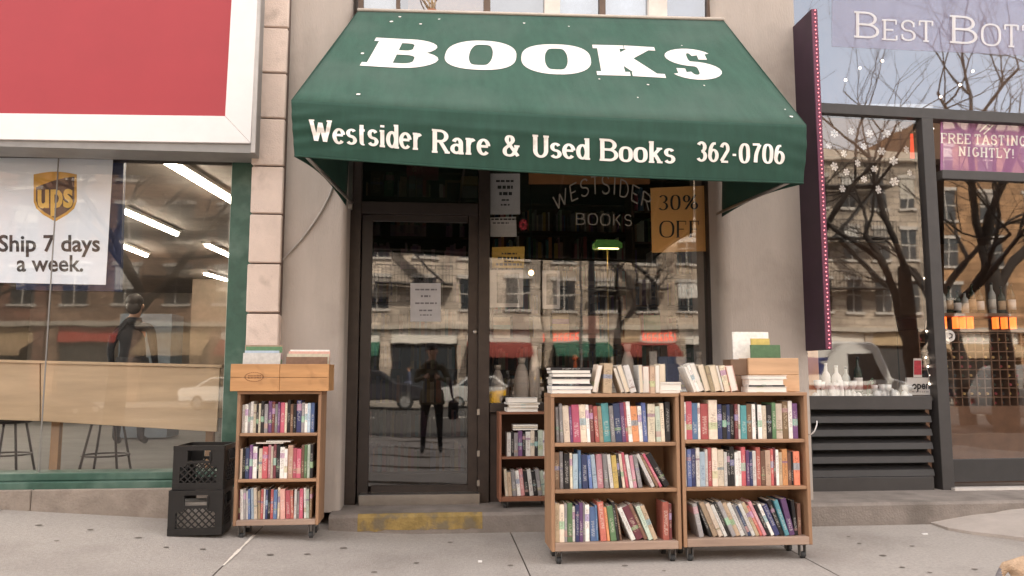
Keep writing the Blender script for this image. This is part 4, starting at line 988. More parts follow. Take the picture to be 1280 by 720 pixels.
for fz, x0, x1, nm, gp, rows in sp:
    for k, (row, lev) in enumerate(zip(rows, ('top', 'middle', 'bottom'))):
        clear = (fz[k] - fz[k + 1]) - t_
        lean = nm.startswith('right') and k == 2
        shelf_books(row, x0 + t_, x1 - t_, Y1 + .03, fz[k + 1], min(clear * (.90 if k < 2 else .80), .262), .17, f'{lev} shelf of {nm}', gp, hmin=.84, seed=k + len(nm), fill=.97)
# --- the narrow bookcase with two wooden boxes on top
Y2 = 5.56
L0, L1 = at(294, 570, Y2).x, at(400, 570, Y2).x
fL = [zz(347, v, Y2) for v in (489, 541.5, 599, 650)]
gl = G((L0 + L1) / 2, Y2)
fl_ = min(gl, fL[3] - .075)
cL = case('bookcase', 'narrow wheeled pine bookcase with two wooden boxes on top', 'bookcase', L0, L1, fL[0], Y2, .28, fL[1:], fL[3] - .036, gl + .002, th=.02)
rows = ['w4 w4 g3 w4 c4 d3 c3 d4 g5 p5 m4 g4 p3 r6 c3 d4 h4 d4 n7 g4 w4 l4 b5', 'c3 d4 n5 p4 w6 d2 c5 i7 k4 c3 m4 d5 w6 w4 s7 r5 r6 h4 e4 v4 d4', 'm2 w5/2 g4/2 w3/2 b4/2 l5/3 c5/3 u5/2 r4 w3 n4 d4 r5 b6 c4 s8/2 r8/3 r5/3 w4 g4 i6 w4/2 v5/2 h4']
for k, (row, lev) in enumerate(zip(rows, ('top', 'middle', 'bottom'))):
    shelf_books(row, L0 + .02, L1 - .02, Y2 + .03, fL[k + 1], (fL[k] - fL[k + 1] - .02) * (.84 if k != 1 else .80), .15, f'{lev} shelf of narrow bookcase', GLf, hmin=.86, seed=31 + k, fill=.95)
def flat(x, y, z, w, h, d, code, lab, group, fore=True, rz=0, white=True):
    """a book lying on its side: spine away from the viewer when fore"""
    M = Matrix.Translation((x, y, z)) @ Matrix.Rotation(rz, 4, 'Z')
    if fore: M = M @ Matrix.Translation((0, d, 0)) @ Matrix.Rotation(math.pi, 4, 'X') @ Matrix.Rotation(math.pi / 2, 4, 'Y')
    else: M = M @ Matrix.Translation((0, 0, w)) @ Matrix.Rotation(math.pi / 2, 4, 'Y')
    book(w, h, d, code, M, lab, group, white)
zL2 = fL[2] + (fL[1] - fL[2] - .02) * .80
flat(at(318, 560, Y2).x, Y2 + .04, zL2 + .004, .010, .18, .13, 'u', 'slim tan book lying on top of the books on middle shelf of narrow bookcase', GLf)
flat(at(331, 560, Y2).x, Y2 + .035, zL2 + .0150, .009, .16, .12, 'w', 'slim white book lying uppermost over the middle shelf of narrow bookcase', GLf)
# wooden boxes
def wbox(name, x0, x1, y0, y1, z0, z1, label, group, m=BOXW, th=.012, stamp=False, rz=0):
    b = E(name, ((x0 + x1) / 2, (y0 + y1) / 2, z0), label, 'box', group)
    zm = (z0 + z1) / 2
    for k, (za, zb_) in enumerate(((z0, zm - .001), (zm + .001, z1))):
        O('front_board', MB().box((x0, y0, za), (x1, y0 + th, zb_)), m, b, bevel=.002); O('back_board', MB().box((x0, y1 - th, za), (x1, y1, zb_)), m, b)
    for a, c in ((x0, x0 + th), (x1 - th, x1)): O('end_board', MB().box((a + .0008, y0 + th + .0005, z0), (c - .0008, y1 - th - .0005, z1 - .002)), m, b)
    O('base', MB().box((x0 + th, y0 + th, z0 + .001), (x1 - th, y1 - th, z0 + .009)), m, b)
    if stamp:
        mb = MB(); r = random.Random(4); cx, cz = (x0 + x1) / 2 - .005, zm + .004; wd = (x1 - x0) * .30
        for k in range(30):   # burnt-in maker's mark: a worn oval of short strokes and a line of smudges
            a = k / 30 * 2 * math.pi; p = Vector((cx + wd * .62 * math.cos(a), y0 - .0012, cz + .030 * math.sin(a)))
            mb.add([p + Vector((-.004, 0, -.002)), p + Vector((.004, 0, -.002)), p + Vector((.004, 0, .002)), p + Vector((-.004, 0, .002))], [(0, 1, 2, 3)])
        for row in (-.010, .004):
            for k in range(9):
                x = cx - wd * .42 + k * wd * .1; mb.add([(x, y0 - .0012, cz + row), (x + .006, y0 - .0012, cz + row), (x + .005, y0 - .0012, cz + row + r.uniform(.005, .011)), (x + .001, y0 - .0012, cz + row + .009)], [(0, 1, 2, 3)])
        O('stamp', mb, mat('burnt_mark', (.16, .06, .025), .8), b, fixn=False)
    return b
zb0 = fL[0] + .001; zb1 = zz(347, 455, Y2 - .03)
bx0, bxm, bx1 = at(288, 470, Y2 - .03).x, at(349.5, 470, Y2 - .03).x, at(411, 470, Y2 - .03).x
GBX = 'wooden boxes on the narrow bookcase'
wbox('wooden_box', bx0, bxm - .001, Y2 - .03, Y2 + .26, zb0, zb1, 'orange pine box with an oval burnt mark, left one on the narrow bookcase', GBX, stamp=True)
wbox('wooden_box', bxm + .001, bx1, Y2 - .03, Y2 + .26, zb0, zb1, 'plain orange pine box, right one on the narrow bookcase', GBX)
def upright(x, y, z, w, h, d, code, lab, group, tilt=0, rz=0, white=False):
    """book standing on its lower edge, front cover towards the viewer, tilted back"""
    M = Matrix.Translation((x, y, z)) @ Matrix.Rotation(R(rz), 4, 'Z') @ Matrix.Rotation(R(-tilt), 4, 'X') @ Matrix.Rotation(-math.pi / 2, 4, 'Z') @ Matrix.Translation((-w, 0, 0))
    book(w, h, d, code, M, lab, group, white)
zi_ = zb0 + .01
GX = 'books standing in the wooden boxes'
dz = zz(320, 440, Y2) - zi_; 
for k, (x0, x1, py, c, lab) in enumerate([(303, 350, 441, 'w', 'white book with blue print, front of the left wooden box'), (305, 348, 438, 'l', 'pale blue book behind the white one in the left wooden box'), (306, 352, 433, 'e', 'green book second from back in the left wooden box'), (305, 352, 431, 'u', 'tan book at the back of the left wooden box')]):
    yy = Y2 + .02 + .045 * k; upright(at(x0, 445, yy).x, yy, zi_, .016, zz(325, py, yy) - zi_, at(x1, 445, yy).x - at(x0, 445, yy).x, c, lab, GX, tilt=4)
for k, (x0, x1, py, c, lab) in enumerate([(357, 409, 446, 'h', 'brown printed book, front of the right wooden box'), (358, 411, 442, 'c', 'cream book behind the brown one in the right wooden box'), (360, 412, 439, 's', 'salmon book second from back in the right wooden box'), (362, 411, 437, 'w', 'white book at the back of the right wooden box')]):
    yy = Y2 + .02 + .045 * k; upright(at(x0, 447, yy).x, yy, zi_, .018, zz(385, py, yy) - zi_, at(x1, 447, yy).x - at(x0, 447, yy).x, c, lab, GX, tilt=4)
# --- small bookcase at the back, on the step
Y3 = 6.12; S0, S1 = at(624, 570, Y3).x, at(691, 570, Y3).x
fS = [zz(655, v, Y3) for v in (515, 571, 621)]
cS = case('bookcase', 'small dark stained bookcase on the step against the bookshop window', 'bookcase', S0, S1, fS[0], Y3, .24, fS[1:], fS[2] - .036, stz(0.6), th=.018, mats=(mat('stained', (.25, .10, .055), .6, .2, 9, stretch=(1, 1, .12)), mat('stained_across', (.24, .10, .055), .6, .2, 9, stretch=(.12, 1, 1)), mat('stained_back', (.1, .05, .03), .8)), worn=False)
shelf_books('w4 d3 g4 p4 d3 w5 c4 d3 v5 w3 n3', S0 + .018 + .04, S1 - .018, Y3 + .03, fS[1], .195, .15, 'upper shelf of small back bookcase', GSm, seed=51, hmin=.88)
shelf_books('c3/4 u4/4 g4/5 w4/6 k4/6 d4/6 w4/7 d4/7 g4/8 v4/8 w3/8', S0 + .018, S1 - .018, Y3 + .03, fS[2], .20, .15, 'lower shelf of small back bookcase', GSm, seed=52, hmin=.88)
zt_ = fS[1] + .196
for k, c in enumerate('gcw'): flat(at(642, 540, Y3).x, Y3 + .04, zt_ + .0145 * k, .013, .19, .13, c, f'{CC[c][0]} book lying over the upper shelf row of small back bookcase, {["lowest", "middle", "uppermost"][k]}', GSm, fore=k != 1)
z = fS[0] + .001
for k, (c, w_, l, x) in enumerate([('w', .030, .24, 634), ('c', .022, .23, 636), ('g', .016, .25, 635), ('w', .034, .235, 634)]):
    flat(at(x, 505, Y3).x, Y3 + .01, z, w_, l, .19, c, f'{CC[c][0]} book, {ORD[k]} from bottom in the stack on small back bookcase', GSm, rz=R([1, -3, 4, -2][k])); z += w_ + .001
# --- on top of the twin bookcases
GT_ = 'books on top of the twin bookcases'
z = fA[0] + .001; xs_ = at(690, 475, Y1).x
for k, (c, w_, l, dx, fore) in enumerate([('w', .026, .255, 0, 1), ('l', .020, .26, .002, 1), ('d', .012, .25, .004, 0), ('w', .030, .245, .002, 1), ('d', .010, .25, .0, 0), ('g', .024, .25, .006, 1), ('w', .018, .245, .002, 1), ('d', .016, .265, -.006, 0)]):
    flat(xs_ + dx, Y1 + .02, z, w_, l, .19, c, f'{CC[c][0]} book, {ORD[k]} from bottom in the stack on left twin bookcase', GT_, fore=bool(fore), rz=R([0, 1, -1, 0, 2, -1, 1, 0][k])); z += w_ + .0008
def toprow(spec, xa, Y, z, where, seed):
    r = random.Random(seed); x = xa; i = 0; prev = None
    for (c, wd, ln) in parse(spec):
        if c is None: x += wd * .005; prev = None; continue
        a = R(ln); wd *= .0051; h = r.uniform(.165, .19); d = r.uniform(.13, .15)
        if prev is not None and a > prev: x += h * (math.sin(a) - math.sin(prev))
        lab = f'{"slim" if wd < .022 else "thick"} {CC[c][0]} book, {ORD[i]} from left in the row on {where}'
        if a >= 0: M = Matrix.Translation((x, Y + r.uniform(0, .02), z)) @ Matrix.Rotation(-a, 4, 'Y')
        else: M = Matrix.Translation((x + wd * (1 - math.cos(a)), Y + r.uniform(0, .02), z + wd * math.sin(-a))) @ Matrix.Rotation(-a, 4, 'Y')
        # fore edge towards the viewer
        M = M @ Matrix.Translation((wd, d, 0)) @ Matrix.Rotation(math.pi, 4, 'Z') if i % 3 != 1 else M
        book(wd, h, d, c, M, lab, GT_, i % 2 == 0)
        i += 1; x += wd / math.cos(a) + .001 + (h * math.sin(-a) if a < 0 else 0); prev = max(a, 0)
toprow('c6/-12 u11/-3 c4/19 w6/18 w8/16 _3 w5/3 s8/1 u6 c6 c7', at(742, 475, Y1).x, Y1 + .03, fA[0] + .0008, 'left twin bookcase', 5)
z = fA[0] + .001
for k, (c, w_, l) in enumerate([('c', .018, .135), ('w', .040, .142), ('h', .012, .135)]):
    flat(at(826, 480, Y1).x + .003 * k, Y1 + .03, z, w_, l, .17, c, f'{CC[c][0]} book, {["bottom", "middle", "top"][k]} of the short pile at right end of left twin bookcase', GT_); z += w_ + .0008
toprow('w3/22 w4/21 w6/20 c7/15 u5/14 c8/13 h4/13 c8/12 s9/12', at(870, 475, Y1).x, Y1 + .03, fB[0] + .0008, 'right twin bookcase', 8)
# pale wooden box behind a stack on the right twin bookcase
yb = Y1 + .13
zb_ = fB[0] + .001
wbox('wooden_box', at(914, 470, yb + .02).x, at(934.5, 470, yb + .02).x, yb + .02, yb + .165, zb_, zz(925, 449, yb + .02), 'small brown box end left of the pale pine box on the right twin bookcase', None, m=mat('box_brown', (.20, .12, .075), .7, .2, 6))
wbox('wooden_box', at(936, 470, yb).x, at(999, 470, yb).x, yb, yb + .165, zb_, zz(965, 447.5, yb), 'pale pine box holding a green book on the right twin bookcase', None, m=BOXP)
z = zb_
for k, (c, w_, l, x) in enumerate([('w', .034, .265, 935), ('d', .010, .24, 937), ('w', .038, .235, 937), ('w', .022, .262, 936)]):
    flat(at(x, 480, Y1).x, Y1 + .012, z, w_, l, .105, c, f'{CC[c][0]} book, {ORD[k]} from bottom in the stack before the pale pine box', GT_, fore=c != 'd'); z += w_ + .0008
ye = yb + .03
for k, (x0, x1, py, c, lab) in enumerate([(939, 980, 431, 'e', 'green book standing in the pale pine box'), (940, 966, 423, 'y', 'yellow topped book behind the green one in the pale pine box'), (917, 968, 413, 'w', 'tall white book at the back of the pale pine box')]):
    yy = [ye, ye + .045, yb + .175][k]; upright(at(x0, 440, yy).x, yy, zb_ + (.01 if k < 2 else 0), .014, zz(950, py, yy) - zb_ - .01, (x1 - max(x0, 939 if k < 2 else 0)) * .0050, c, lab, GX, tilt=2)
# --- books inside the shop window and over the door
GW = 'books on the ledge inside the bookshop window'
def ledge_stack(px, items, Y, lab):
    z = ledz + .001
    for k, (c, w_, l) in enumerate(items):
        flat(at(px, 480, Y).x + .004 * (k % 3), Y, z, w_, l, .2, c, f'{CC[c][0]} book, {ORD[k]} from bottom in the {lab}', GW, fore=k % 2 == 0, rz=R((k * 7) % 9 - 4)); z += w_ + .001
ledge_stack(640, [('w', .03, .26), ('c', .03, .25), ('g', .03, .24), ('w', .03, .25), ('c', .035, .27), ('h', .03, .26), ('w', .035, .26)], 6.75, 'stack behind the window pane joint')
ledge_stack(745, [('h', .05, .3), ('w', .05, .3), ('g', .05, .3), ('w', .035, .28), ('c', .03, .34)], 6.75, 'stack in the window below the green lamp')
ledge_stack(690, [('g', .06, .25), ('m', .06, .24), ('w', .05, .22), ('t', .04, .22)], 6.9, 'stack in the window left of the green lamp')
ledge_stack(845, [('d', .06, .22), ('w', .05, .22), ('g', .05, .22), ('c', .02, .24)], 6.95, 'stack in the right corner of the window')
upright(at(825, 480, 6.72).x, 6.72, ledz, .03, .42, .25, 'b', 'large blue book standing upright at the right in the bookshop window', GW, tilt=6)
upright(at(814, 480, 6.68).x, 6.68, ledz, .03, .46, .06, 'w', 'narrow white book standing beside the large blue book in the window', GW, tilt=3)
zb_k = at(750, 423, 7.1).z + .001; rk_ = random.Random(21)
for k, (px, c, h) in enumerate([(626, 'c', .19), (650, 'm', .22), (676, 'w', .20), (700, 'u', .23), (738, 's', .21), (764, 'g', .24), (790, 'c', .19), (815, 'e', .22), (858, 'w', .2), (876, 'h', .24)]):
    upright(at(px - 9, 400, 7.14).x, 7.14, zb_k, .02, h, .15, c, f'{CC[c][0]} book facing out, {ORD[k]} from left on the display rack in the window', 'books on the window display rack', tilt=8)
T(O('orange_ornament', MB().ball(at(719, 447, 6.65), .028, 12).lathe(at(719, 447, 6.65) + Vector((0, 0, -.2)), [(.05, -.04), (.03, .0), (.012, .17)], 12), mat('orange_clay', (.55, .13, .05), .5)), 'round orange red ornament in the bookshop window', 'ornament')
# interior shelving
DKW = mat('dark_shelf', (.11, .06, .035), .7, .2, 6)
def interior_shelf(x0, x1, Y, zs_, lab, seed):
    c = E('shelf_unit', ((x0 + x1) / 2, Y + .15, zs_[0]), lab, 'shelves')
    for x in (x0, x1 - .03): O('upright', MB().box((x, Y, zs_[0]), (x + .03, Y + .3, zs_[-1] + .02)), DKW, c)
    O('back_panel', MB().box((x0 + .03, Y + .28, zs_[0]), (x1 - .03, Y + .3, zs_[-1])), DKW, c)
    r = random.Random(seed); mb = MB()
    codes = 'wcgdnbltepkrmoyhsvu'
    for a in zs_: O('shelf', MB().box((x0 + .031, Y + .002, a), (x1 - .031, Y + .279, a + .022)), DKW, c)
    for a, b in zip(zs_, zs_[1:]):
        x = x0 + .04
        while x < x1 - .08:
            wd = r.uniform(.015, .045); h = min(b - a - .04, r.uniform(.19, .28))
            if r.random() < .08: x += r.uniform(.05, .12); continue
            mb.box((x, Y + r.uniform(.01, .05), a + .0225), (x + wd, Y + .25, a + .022 + h), r.randrange(len(codes))); x += wd + .001
    STUFF(O('shelved_books', mb, [book_mat(k) for k in codes], c, fixn=False))
xm = at(600, 300, 8.6).x
zr = [zi + .02 + .34 * k for k in range(10)]
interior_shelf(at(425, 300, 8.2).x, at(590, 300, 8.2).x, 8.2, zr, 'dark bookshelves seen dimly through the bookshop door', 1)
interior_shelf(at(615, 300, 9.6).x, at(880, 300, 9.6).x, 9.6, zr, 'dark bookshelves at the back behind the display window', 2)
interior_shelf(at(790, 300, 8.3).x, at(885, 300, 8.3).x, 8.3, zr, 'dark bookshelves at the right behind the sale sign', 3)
# shelf over the door with a few books and frames
zsf = at(520, 251, 6.75).z
T(O('door_shelf', MB().box((at(449, 250, 6.75).x, 6.6, zsf - .025), (at(597, 250, 6.75).x, 7.0, zsf)), DKW), 'dark shelf over the bookshop door behind the transom glass', 'shelf')
GD_ = 'books on the shelf over the bookshop door'
for k, (x0, x1, h, c) in enumerate([(500, 508, .2, 'u'), (511, 519, .21, 'g'), (521, 528, .19, 'g'), (463, 478, .24, 'h'), (482, 492, .24, 'e')]):
    a, b = at(x0, 240, 6.72).x, at(x1, 240, 6.72).x
    book(b - a, h, .16, c, Matrix.Translation((a, 6.72, zsf + .0005)), f'{CC[c][0]} book on the shelf over the bookshop door, {ORD[[2, 3, 4, 0, 1][k]]} from left', GD_)
flat(at(508, 222, 6.68).x, 6.68, zsf + .2125, .09, .27, .2, 'r', 'large red book lying across others over the bookshop door', GD_, fore=False)
fr2 = E('picture_frame', (at(566, 240, 6.8).x, 6.8, zsf), 'small gilt picture frame leaning over the bookshop door', 'picture frame')
a, b = at(556, 240, 6.8).x, at(578, 240, 6.8).x
O('frame', MB().box((a, 6.8, zsf), (a + .02, 6.82, zsf + .2)).box((b - .02, 6.8, zsf), (b, 6.82, zsf + .2)).box((a + .02, 6.8, zsf), (b - .02, 6.82, zsf + .02)).box((a + .02, 6.8, zsf + .18), (b - .02, 6.82, zsf + .2)), mat('gilt', (.4, .24, .08), .5), fr2); O('picture', MB().box((a + .02, 6.81, zsf + .02), (b - .02, 6.815, zsf + .18)), DKW, fr2)
T(O('carton', MB().box((at(578, 240, 6.7).x, 6.7, zsf), (at(597, 240, 6.7).x, 6.9, zsf + .13)), mat('carton_grey', (.45, .38, .38), .8), bevel=.004), 'greyish carton on the shelf over the bookshop door', 'carton')
T(O('brass_tray', MB().box((at(576, 240, 6.68).x, 6.68, zsf + .1305), (at(598, 240, 6.68).x, 6.9, zsf + .21)), mat('tray_gold', (.55, .4, .16), .4, metal=.3), bevel=.008), 'pale gold box on the greyish carton over the door', 'box')

# ------------------------------------------------------------------ milk crates
def crate(loc, rz, W, D, H, label, tipped=0):
    c = E('milk_crate', loc, label, 'crate', 'stacked black milk crates', rz)
    if tipped: c.rotation_euler = (0, R(tipped), rz)
    t = .014
    def wall(wid):
        """lattice wall in the plane y=0..t, x centred, z 0..H"""
        mb = MB(); h2 = wid / 2
        mb.box((-h2, -.004, H - .03), (h2, t + .004, H)).box((-h2, -.003, 0), (h2, t, .045)); mb.box((-h2, 0, .045), (-h2 + .045, t, H - .03)).box((h2 - .045, 0, .045), (h2, t, H - .03))
        mb.box((-h2 + .045, 0, H - .075), (-.075, t, H - .03)).box((.075, 0, H - .075), (h2 - .045, t, H - .03))
        mb.box((-h2 + .045, 0, H - .135), (-.078, t, H - .075)).box((.078, 0, H - .135), (h2 - .045, t, H - .075))
        # handle opening rim
        mb.box((-.078, -.008, H - .115), (.078, t, H - .098)).box((-.082, -.008, H - .098), (-.07, t, H - .04)).box((.07, -.008, H - .098), (.082, t, H - .04))
        za, zb2 = .045, H - .098; xa, xb = -h2 + .045, h2 - .045; s = .044
        for sg_ in (1, -1):
            k = -int((xb - xa + zb2) / s) - 2
            while k < int((xb - xa + zb2) / s) + 2:
                c0 = (xa + xb) / 2 + k * s     # line x = c0 + sg*(z-za)
                z0, z1 = za, zb2
                lo, hi = sorted(((xa - c0) / sg_ + za, (xb - c0) / sg_ + za)); z0 = max(z0, lo); z1 = min(z1, hi)
                if z1 - z0 > .008:
                    x0, x1 = c0 + sg_ * (z0 - za), c0 + sg_ * (z1 - za); b = .0055; yo = .001 if sg_ > 0 else .002
                    mb.hexa([(x0 - b, yo, z0), (x0 + b, yo, z0), (x1 + b, yo, z1), (x1 - b, yo, z1)], (0, t - .003, 0))
                k += 1
        return mb
    f = wall(W - .002); O('crate_wall', f.xf(Matrix.Translation((0, -D / 2, 0))), BLACKP, c, local=True)
    O('crate_wall', wall(W - .002).xf(Matrix.Translation((0, D / 2, 0)) @ Matrix.Rotation(math.pi, 4, 'Z')), BLACKP, c, local=True)
    for s in (1, -1): O('crate_wall', wall(D - 2 * t - .002).xf(Matrix.Translation((s * W / 2, 0, 0)) @ Matrix.Rotation(s * math.pi / 2, 4, 'Z')), BLACKP, c, local=True)
    mb = MB().box((-W / 2 + t, -D / 2 + t, .004), (W / 2 - t, D / 2 - t, .010)); O('base', mb, BLACKP, c, local=True)
    return c
yc = 5.52; p0, p1 = at(208.5, 640, yc), at(276, 640, yc); W_ = (p1.x - p0.x); D_ = .33
Hc = .285; cx_ = (p0.x + p1.x) / 2; gc = max(G(p0.x, yc), G(p1.x, yc)) 
crate((cx_, yc + D_ / 2, gc + .001), R(3), W_, D_, Hc, 'lower black plastic milk crate with a lattice front on the sidewalk')
crate((cx_ + .012, yc + D_ / 2 + .035, gc + .001 + Hc), R(-2), W_ * .97, D_ * 1.0, Hc, 'upper black plastic milk crate, empty, set on the lower one')
mb = MB(); r = random.Random(8)
for k in range(2): mb.box((cx_ - .13, yc + .08 + .1 * k, gc + .012), (cx_ + .13, yc + .16 + .1 * k, gc + .20))
T(O('cardboard', mb, mat('card_white', (.5, .46, .42), .8), bevel=.004), 'pale cardboard packed inside the lower milk crate', 'cardboard')
# white cord end beside the right bookcase
T(O('cord', MB().tube(smooth([tuple(at(x, 0, 5.2).to_2d()) for x in (1011, 1016)], 2) and [at(1010, 543, 5.1), at(1014, 543, 5.08), at(1018, 539, 5.07), at(1021, 531, 5.08), at(1021, 526, 5.09)], .004, 6), WHITEP), 'short white cord end curling out from the right twin bookcase', 'cord')
# ================================================================== WINE SHOP
YR = 6.6
# blade sign with a string of small lights on its front edge
ya, yb2 = 5.83, 6.135
xa = at(1008, 430, yb2).x; xb = xa + .05
zb = at(1030, 437, ya).z; zt = at(1024, 12, ya).z
bs = E('blade_sign', ((xa + xb) / 2, (ya + yb2) / 2, zb), 'tall dark purple blade sign edged with tiny pink lights beside the awning', 'sign')
O('panel', MB().box((xa, ya, zb), (xb, yb2 + .02, zt)), PURP, bs, bevel=.003)
O('edge_strip', MB().box((xa + .002, ya - .012, zb + .002), (xb - .002, ya - .0005, zt - .002)), PURPE, bs)
for z in (zb + .4, zt - .5): O('bracket', MB().box((xa + .015, yb2 + .02, z), (xa + .035, 6.2, z + .05)), CHAR, bs)
mb = MB(); n = 84; led = emit('led_pink', (1, .26, .3, 1), .5)
for k in range(n): mb.ball((xa + .025 + .004 * (k % 2), ya - .016, zb + .015 + (zt - zb - .03) * k / (n - 1)), .0055, 5)
STUFF(O('light_string', mb, led, bs, fixn=False))
# metal frame of the shopfront
ws = E('wine_shopfront', (at(1150, 610, YR).x, YR, stz(4)), 'charcoal metal shopfront of the wine shop with louvres under its window', 'shopfront')
zr0 = stz(4)
def hx(name, pts, Y, th, m, parent=ws, bevel=.003): return O(name, MB().hexa(quad_px(pts, Y), (0, th, 0)), m, parent, bevel=bevel)
hx('transom', [(985, 138.5), (1330, 157), (1330, 144), (985, 126)], YR - .04, .12, CHAR)
def vbar(name, x0, x1, py0, py1, Y, th, m, z0=None, parent=ws):
    ym_ = (py0 + py1) / 2; a, b = at(x0, ym_, Y), at(x1, ym_, Y); zt_, zb_ = at((x0 + x1) / 2, py0, Y).z, at((x0 + x1) / 2, py1, Y).z
    return O(name, MB().box((a.x, Y, z0 if z0 is not None else zb_), (b.x, Y + th, zt_)), m, parent, bevel=.003)
vbar('mullion', 1165.5, 1180, 148, 610, YR - .05, .14, CHAR, zr0 - .005)
hx('door_head', [(1178, 223), (1330, 229), (1330, 218), (1178, 212)], YR - .03, .1, CHAR)
hx('louvre_rail', [(1004, 512), (1165, 512), (1165, 495), (1004, 495)], YR - .03, .12, CHAR)
zl0 = at(1090, 596, YR).z
O('louvre_rail', MB().box((at(1004, 600, YR).x, YR - .03, zr0 - .005), (at(1165, 600, YR).x, YR + .09, zl0)), CHAR, ws, bevel=.003)
O('louvre_stile', MB().box((at(1004, 550, YR).x, YR - .028, zl0), (at(1013, 550, YR).x, YR + .09, at(1090, 512, YR).z)), CHAR, ws)
O('louvre_back', MB().box((at(1013, 550, YR).x, YR + .085, zl0), (at(1166, 550, YR).x, YR + .095, at(1090, 511, YR).z)), mat('void', (.012, .011, .011), .9), ws)
zc = at(1090, 512, YR).z; n = 5; pitch = (zc - zl0) / n
for k in range(n):
    z = zl0 + pitch * k
    O('louvre_slat', MB().hexa([Vector((at(1013, 550, YR).x + .003, YR - .018, z + .004)), Vector((at(1165, 550, YR).x - .003, YR - .018, z + .004)), Vector((at(1165, 550, YR).x - .003, YR - .018 + .012, z + pitch * .50)), Vector((at(1013, 550, YR).x + .003, YR - .018 + .012, z + pitch * .50))], (0, .012, 0)).hexa([Vector((at(1013, 550, YR).x + .003, YR - .006, z + pitch * .5)), Vector((at(1165, 550, YR).x - .003, YR - .006, z + pitch * .5)), Vector((at(1165, 550, YR).x - .003, YR + .07, z + pitch * .80)), Vector((at(1013, 550, YR).x + .003, YR + .07, z + pitch * .80))], (0, .010, .002)), CHARL, ws)
hx('window_pane', [(1003, 496), (1168, 496), (1166, 130), (1000, 130)], YR - .002, .008, GR, bevel=0)
hx('upper_pane', [(985, 136), (1335, 152), (1335, -120), (985, -120)], YR + .0, .008, GT, bevel=0)
hx('banner_pane', [(1179, 222), (1335, 228), (1335, 146), (1179, 146)], YR - .002, .008, GR, bevel=0)
zd2 = zr0 + .004
wd_ = E('wine_shop_door', (at(1250, 600, YR).x, YR, zr0), 'charcoal framed glass door of the wine shop at the right edge', 'door')
hx('bottom_rail', [(1181, 603), (1330, 600), (1330, 572), (1181, 575)], YR - .02, .06, CHARL, wd_)
hx('pane', [(1180, 576), (1330, 574), (1330, 226), (1180, 222)], YR + .002, .008, GR, wd_, 0)
vbar('stile', 1318, 1332, 226, 600, YR - .018, .056, CHARL, parent=wd_)
O('threshold', MB().box((at(1184, 605, YR).x, YR - .10, zr0 - .002), (at(1340, 605, YR).x, YR + .02, zr0 + .018)), mat('threshold_pale', (.62, .58, .54), .5), wd_)
mb = MB(); cc_ = at(1187, 420, YR + .012)
mb.lathe((cc_.x, cc_.y, cc_.z), [(.052, 0), (.052, .002)], 20, axis='y')
st_ = E('door_sticker', cc_, 'round white sticker inside the wine shop door by the mullion', 'sticker')
O('disc', mb, PAPER, st_); O('mark', MB().tube([cc_ + Vector((-.005, -.002, -.02)), cc_ + Vector((.02, -.002, -.012)), cc_ + Vector((.024, -.002, .012)), cc_ + Vector((0, -.002, .022))], .005, 6), INK, st_)
# fascia lettering band behind the upper pane
YU = YR - .006
fs_ = E('fascia_sign', at(1190, 60, YU), 'lilac fascia band with white typewriter letters on the upper pane', 'sign')
O('band', MB().hexa([at(1040, 58, YU), at(1335, 72, YU), at(1335, 2, YU), at(1040, -6, YU)], (0, .001, 0)), film('lilac_film', (.50, .48, .70), .17), fs_)
KT = dict(wh=.13, wv=.075, serif=.08, st=.075, gap=.13)
glow = mat('letter_white', (.95, .93, .92), .5, .02); vinyl = film('white_vinyl', (.9, .88, .87), .62)
for tx_, a, b, c, d in (('B', (1070, 47), (1099, 49), (1099, 16), (1070, 14)), ('EST', (1103, 50), (1167, 53), (1167, 26), (1103, 24)), ('B', (1190, 54), (1222, 56), (1222, 21), (1190, 19)), ('OTT', (1226, 57), (1296, 61), (1296, 32), (1226, 29))):
    O('lettering', text_mb(tx_, px_fn(a, b, c, d, YU - .004), **KT), vinyl, fs_, fixn=False)
YU = YR + .03
bn = E('banner', at(1250, 212, YU), 'purple banner about a nightly tasting over the wine shop door', 'banner')
O('sheet', MB().hexa([at(1176, 214, YU), at(1335, 222, YU), at(1335, 148, YU), at(1176, 140, YU)], (0, .01, 0)), mat('banner_purple', (.42, .19, .38), .6, .15, 3), bn)
O('lettering', text_mb('FREE TASTING', px_fn((1176, 179), (1283, 183), (1283, 170), (1176, 166), YU - .003), wh=.2, wv=.12, serif=.06, st=.11, gap=.12, space=.28), glow, bn, fixn=False)
O('lettering', text_mb('NIGHTLY!', px_fn((1198, 195), (1268, 198.5), (1268, 186), (1198, 183), YU - .003), wh=.2, wv=.12, serif=.06, st=.11, gap=.12), glow, bn, fixn=False)
mb = MB()
for o_ in (0, 5): mb.add([at(1224 + o_, 164 + o_ * .6, YU - .003), at(1225 + o_, 165.5 + o_ * .6, YU - .003), at(1237 + o_, 154 + o_ * .6, YU - .003), at(1236 + o_, 153 + o_ * .6, YU - .003)], [(0, 1, 2, 3)])
O('glass_motif', mb, glow, bn, fixn=False)
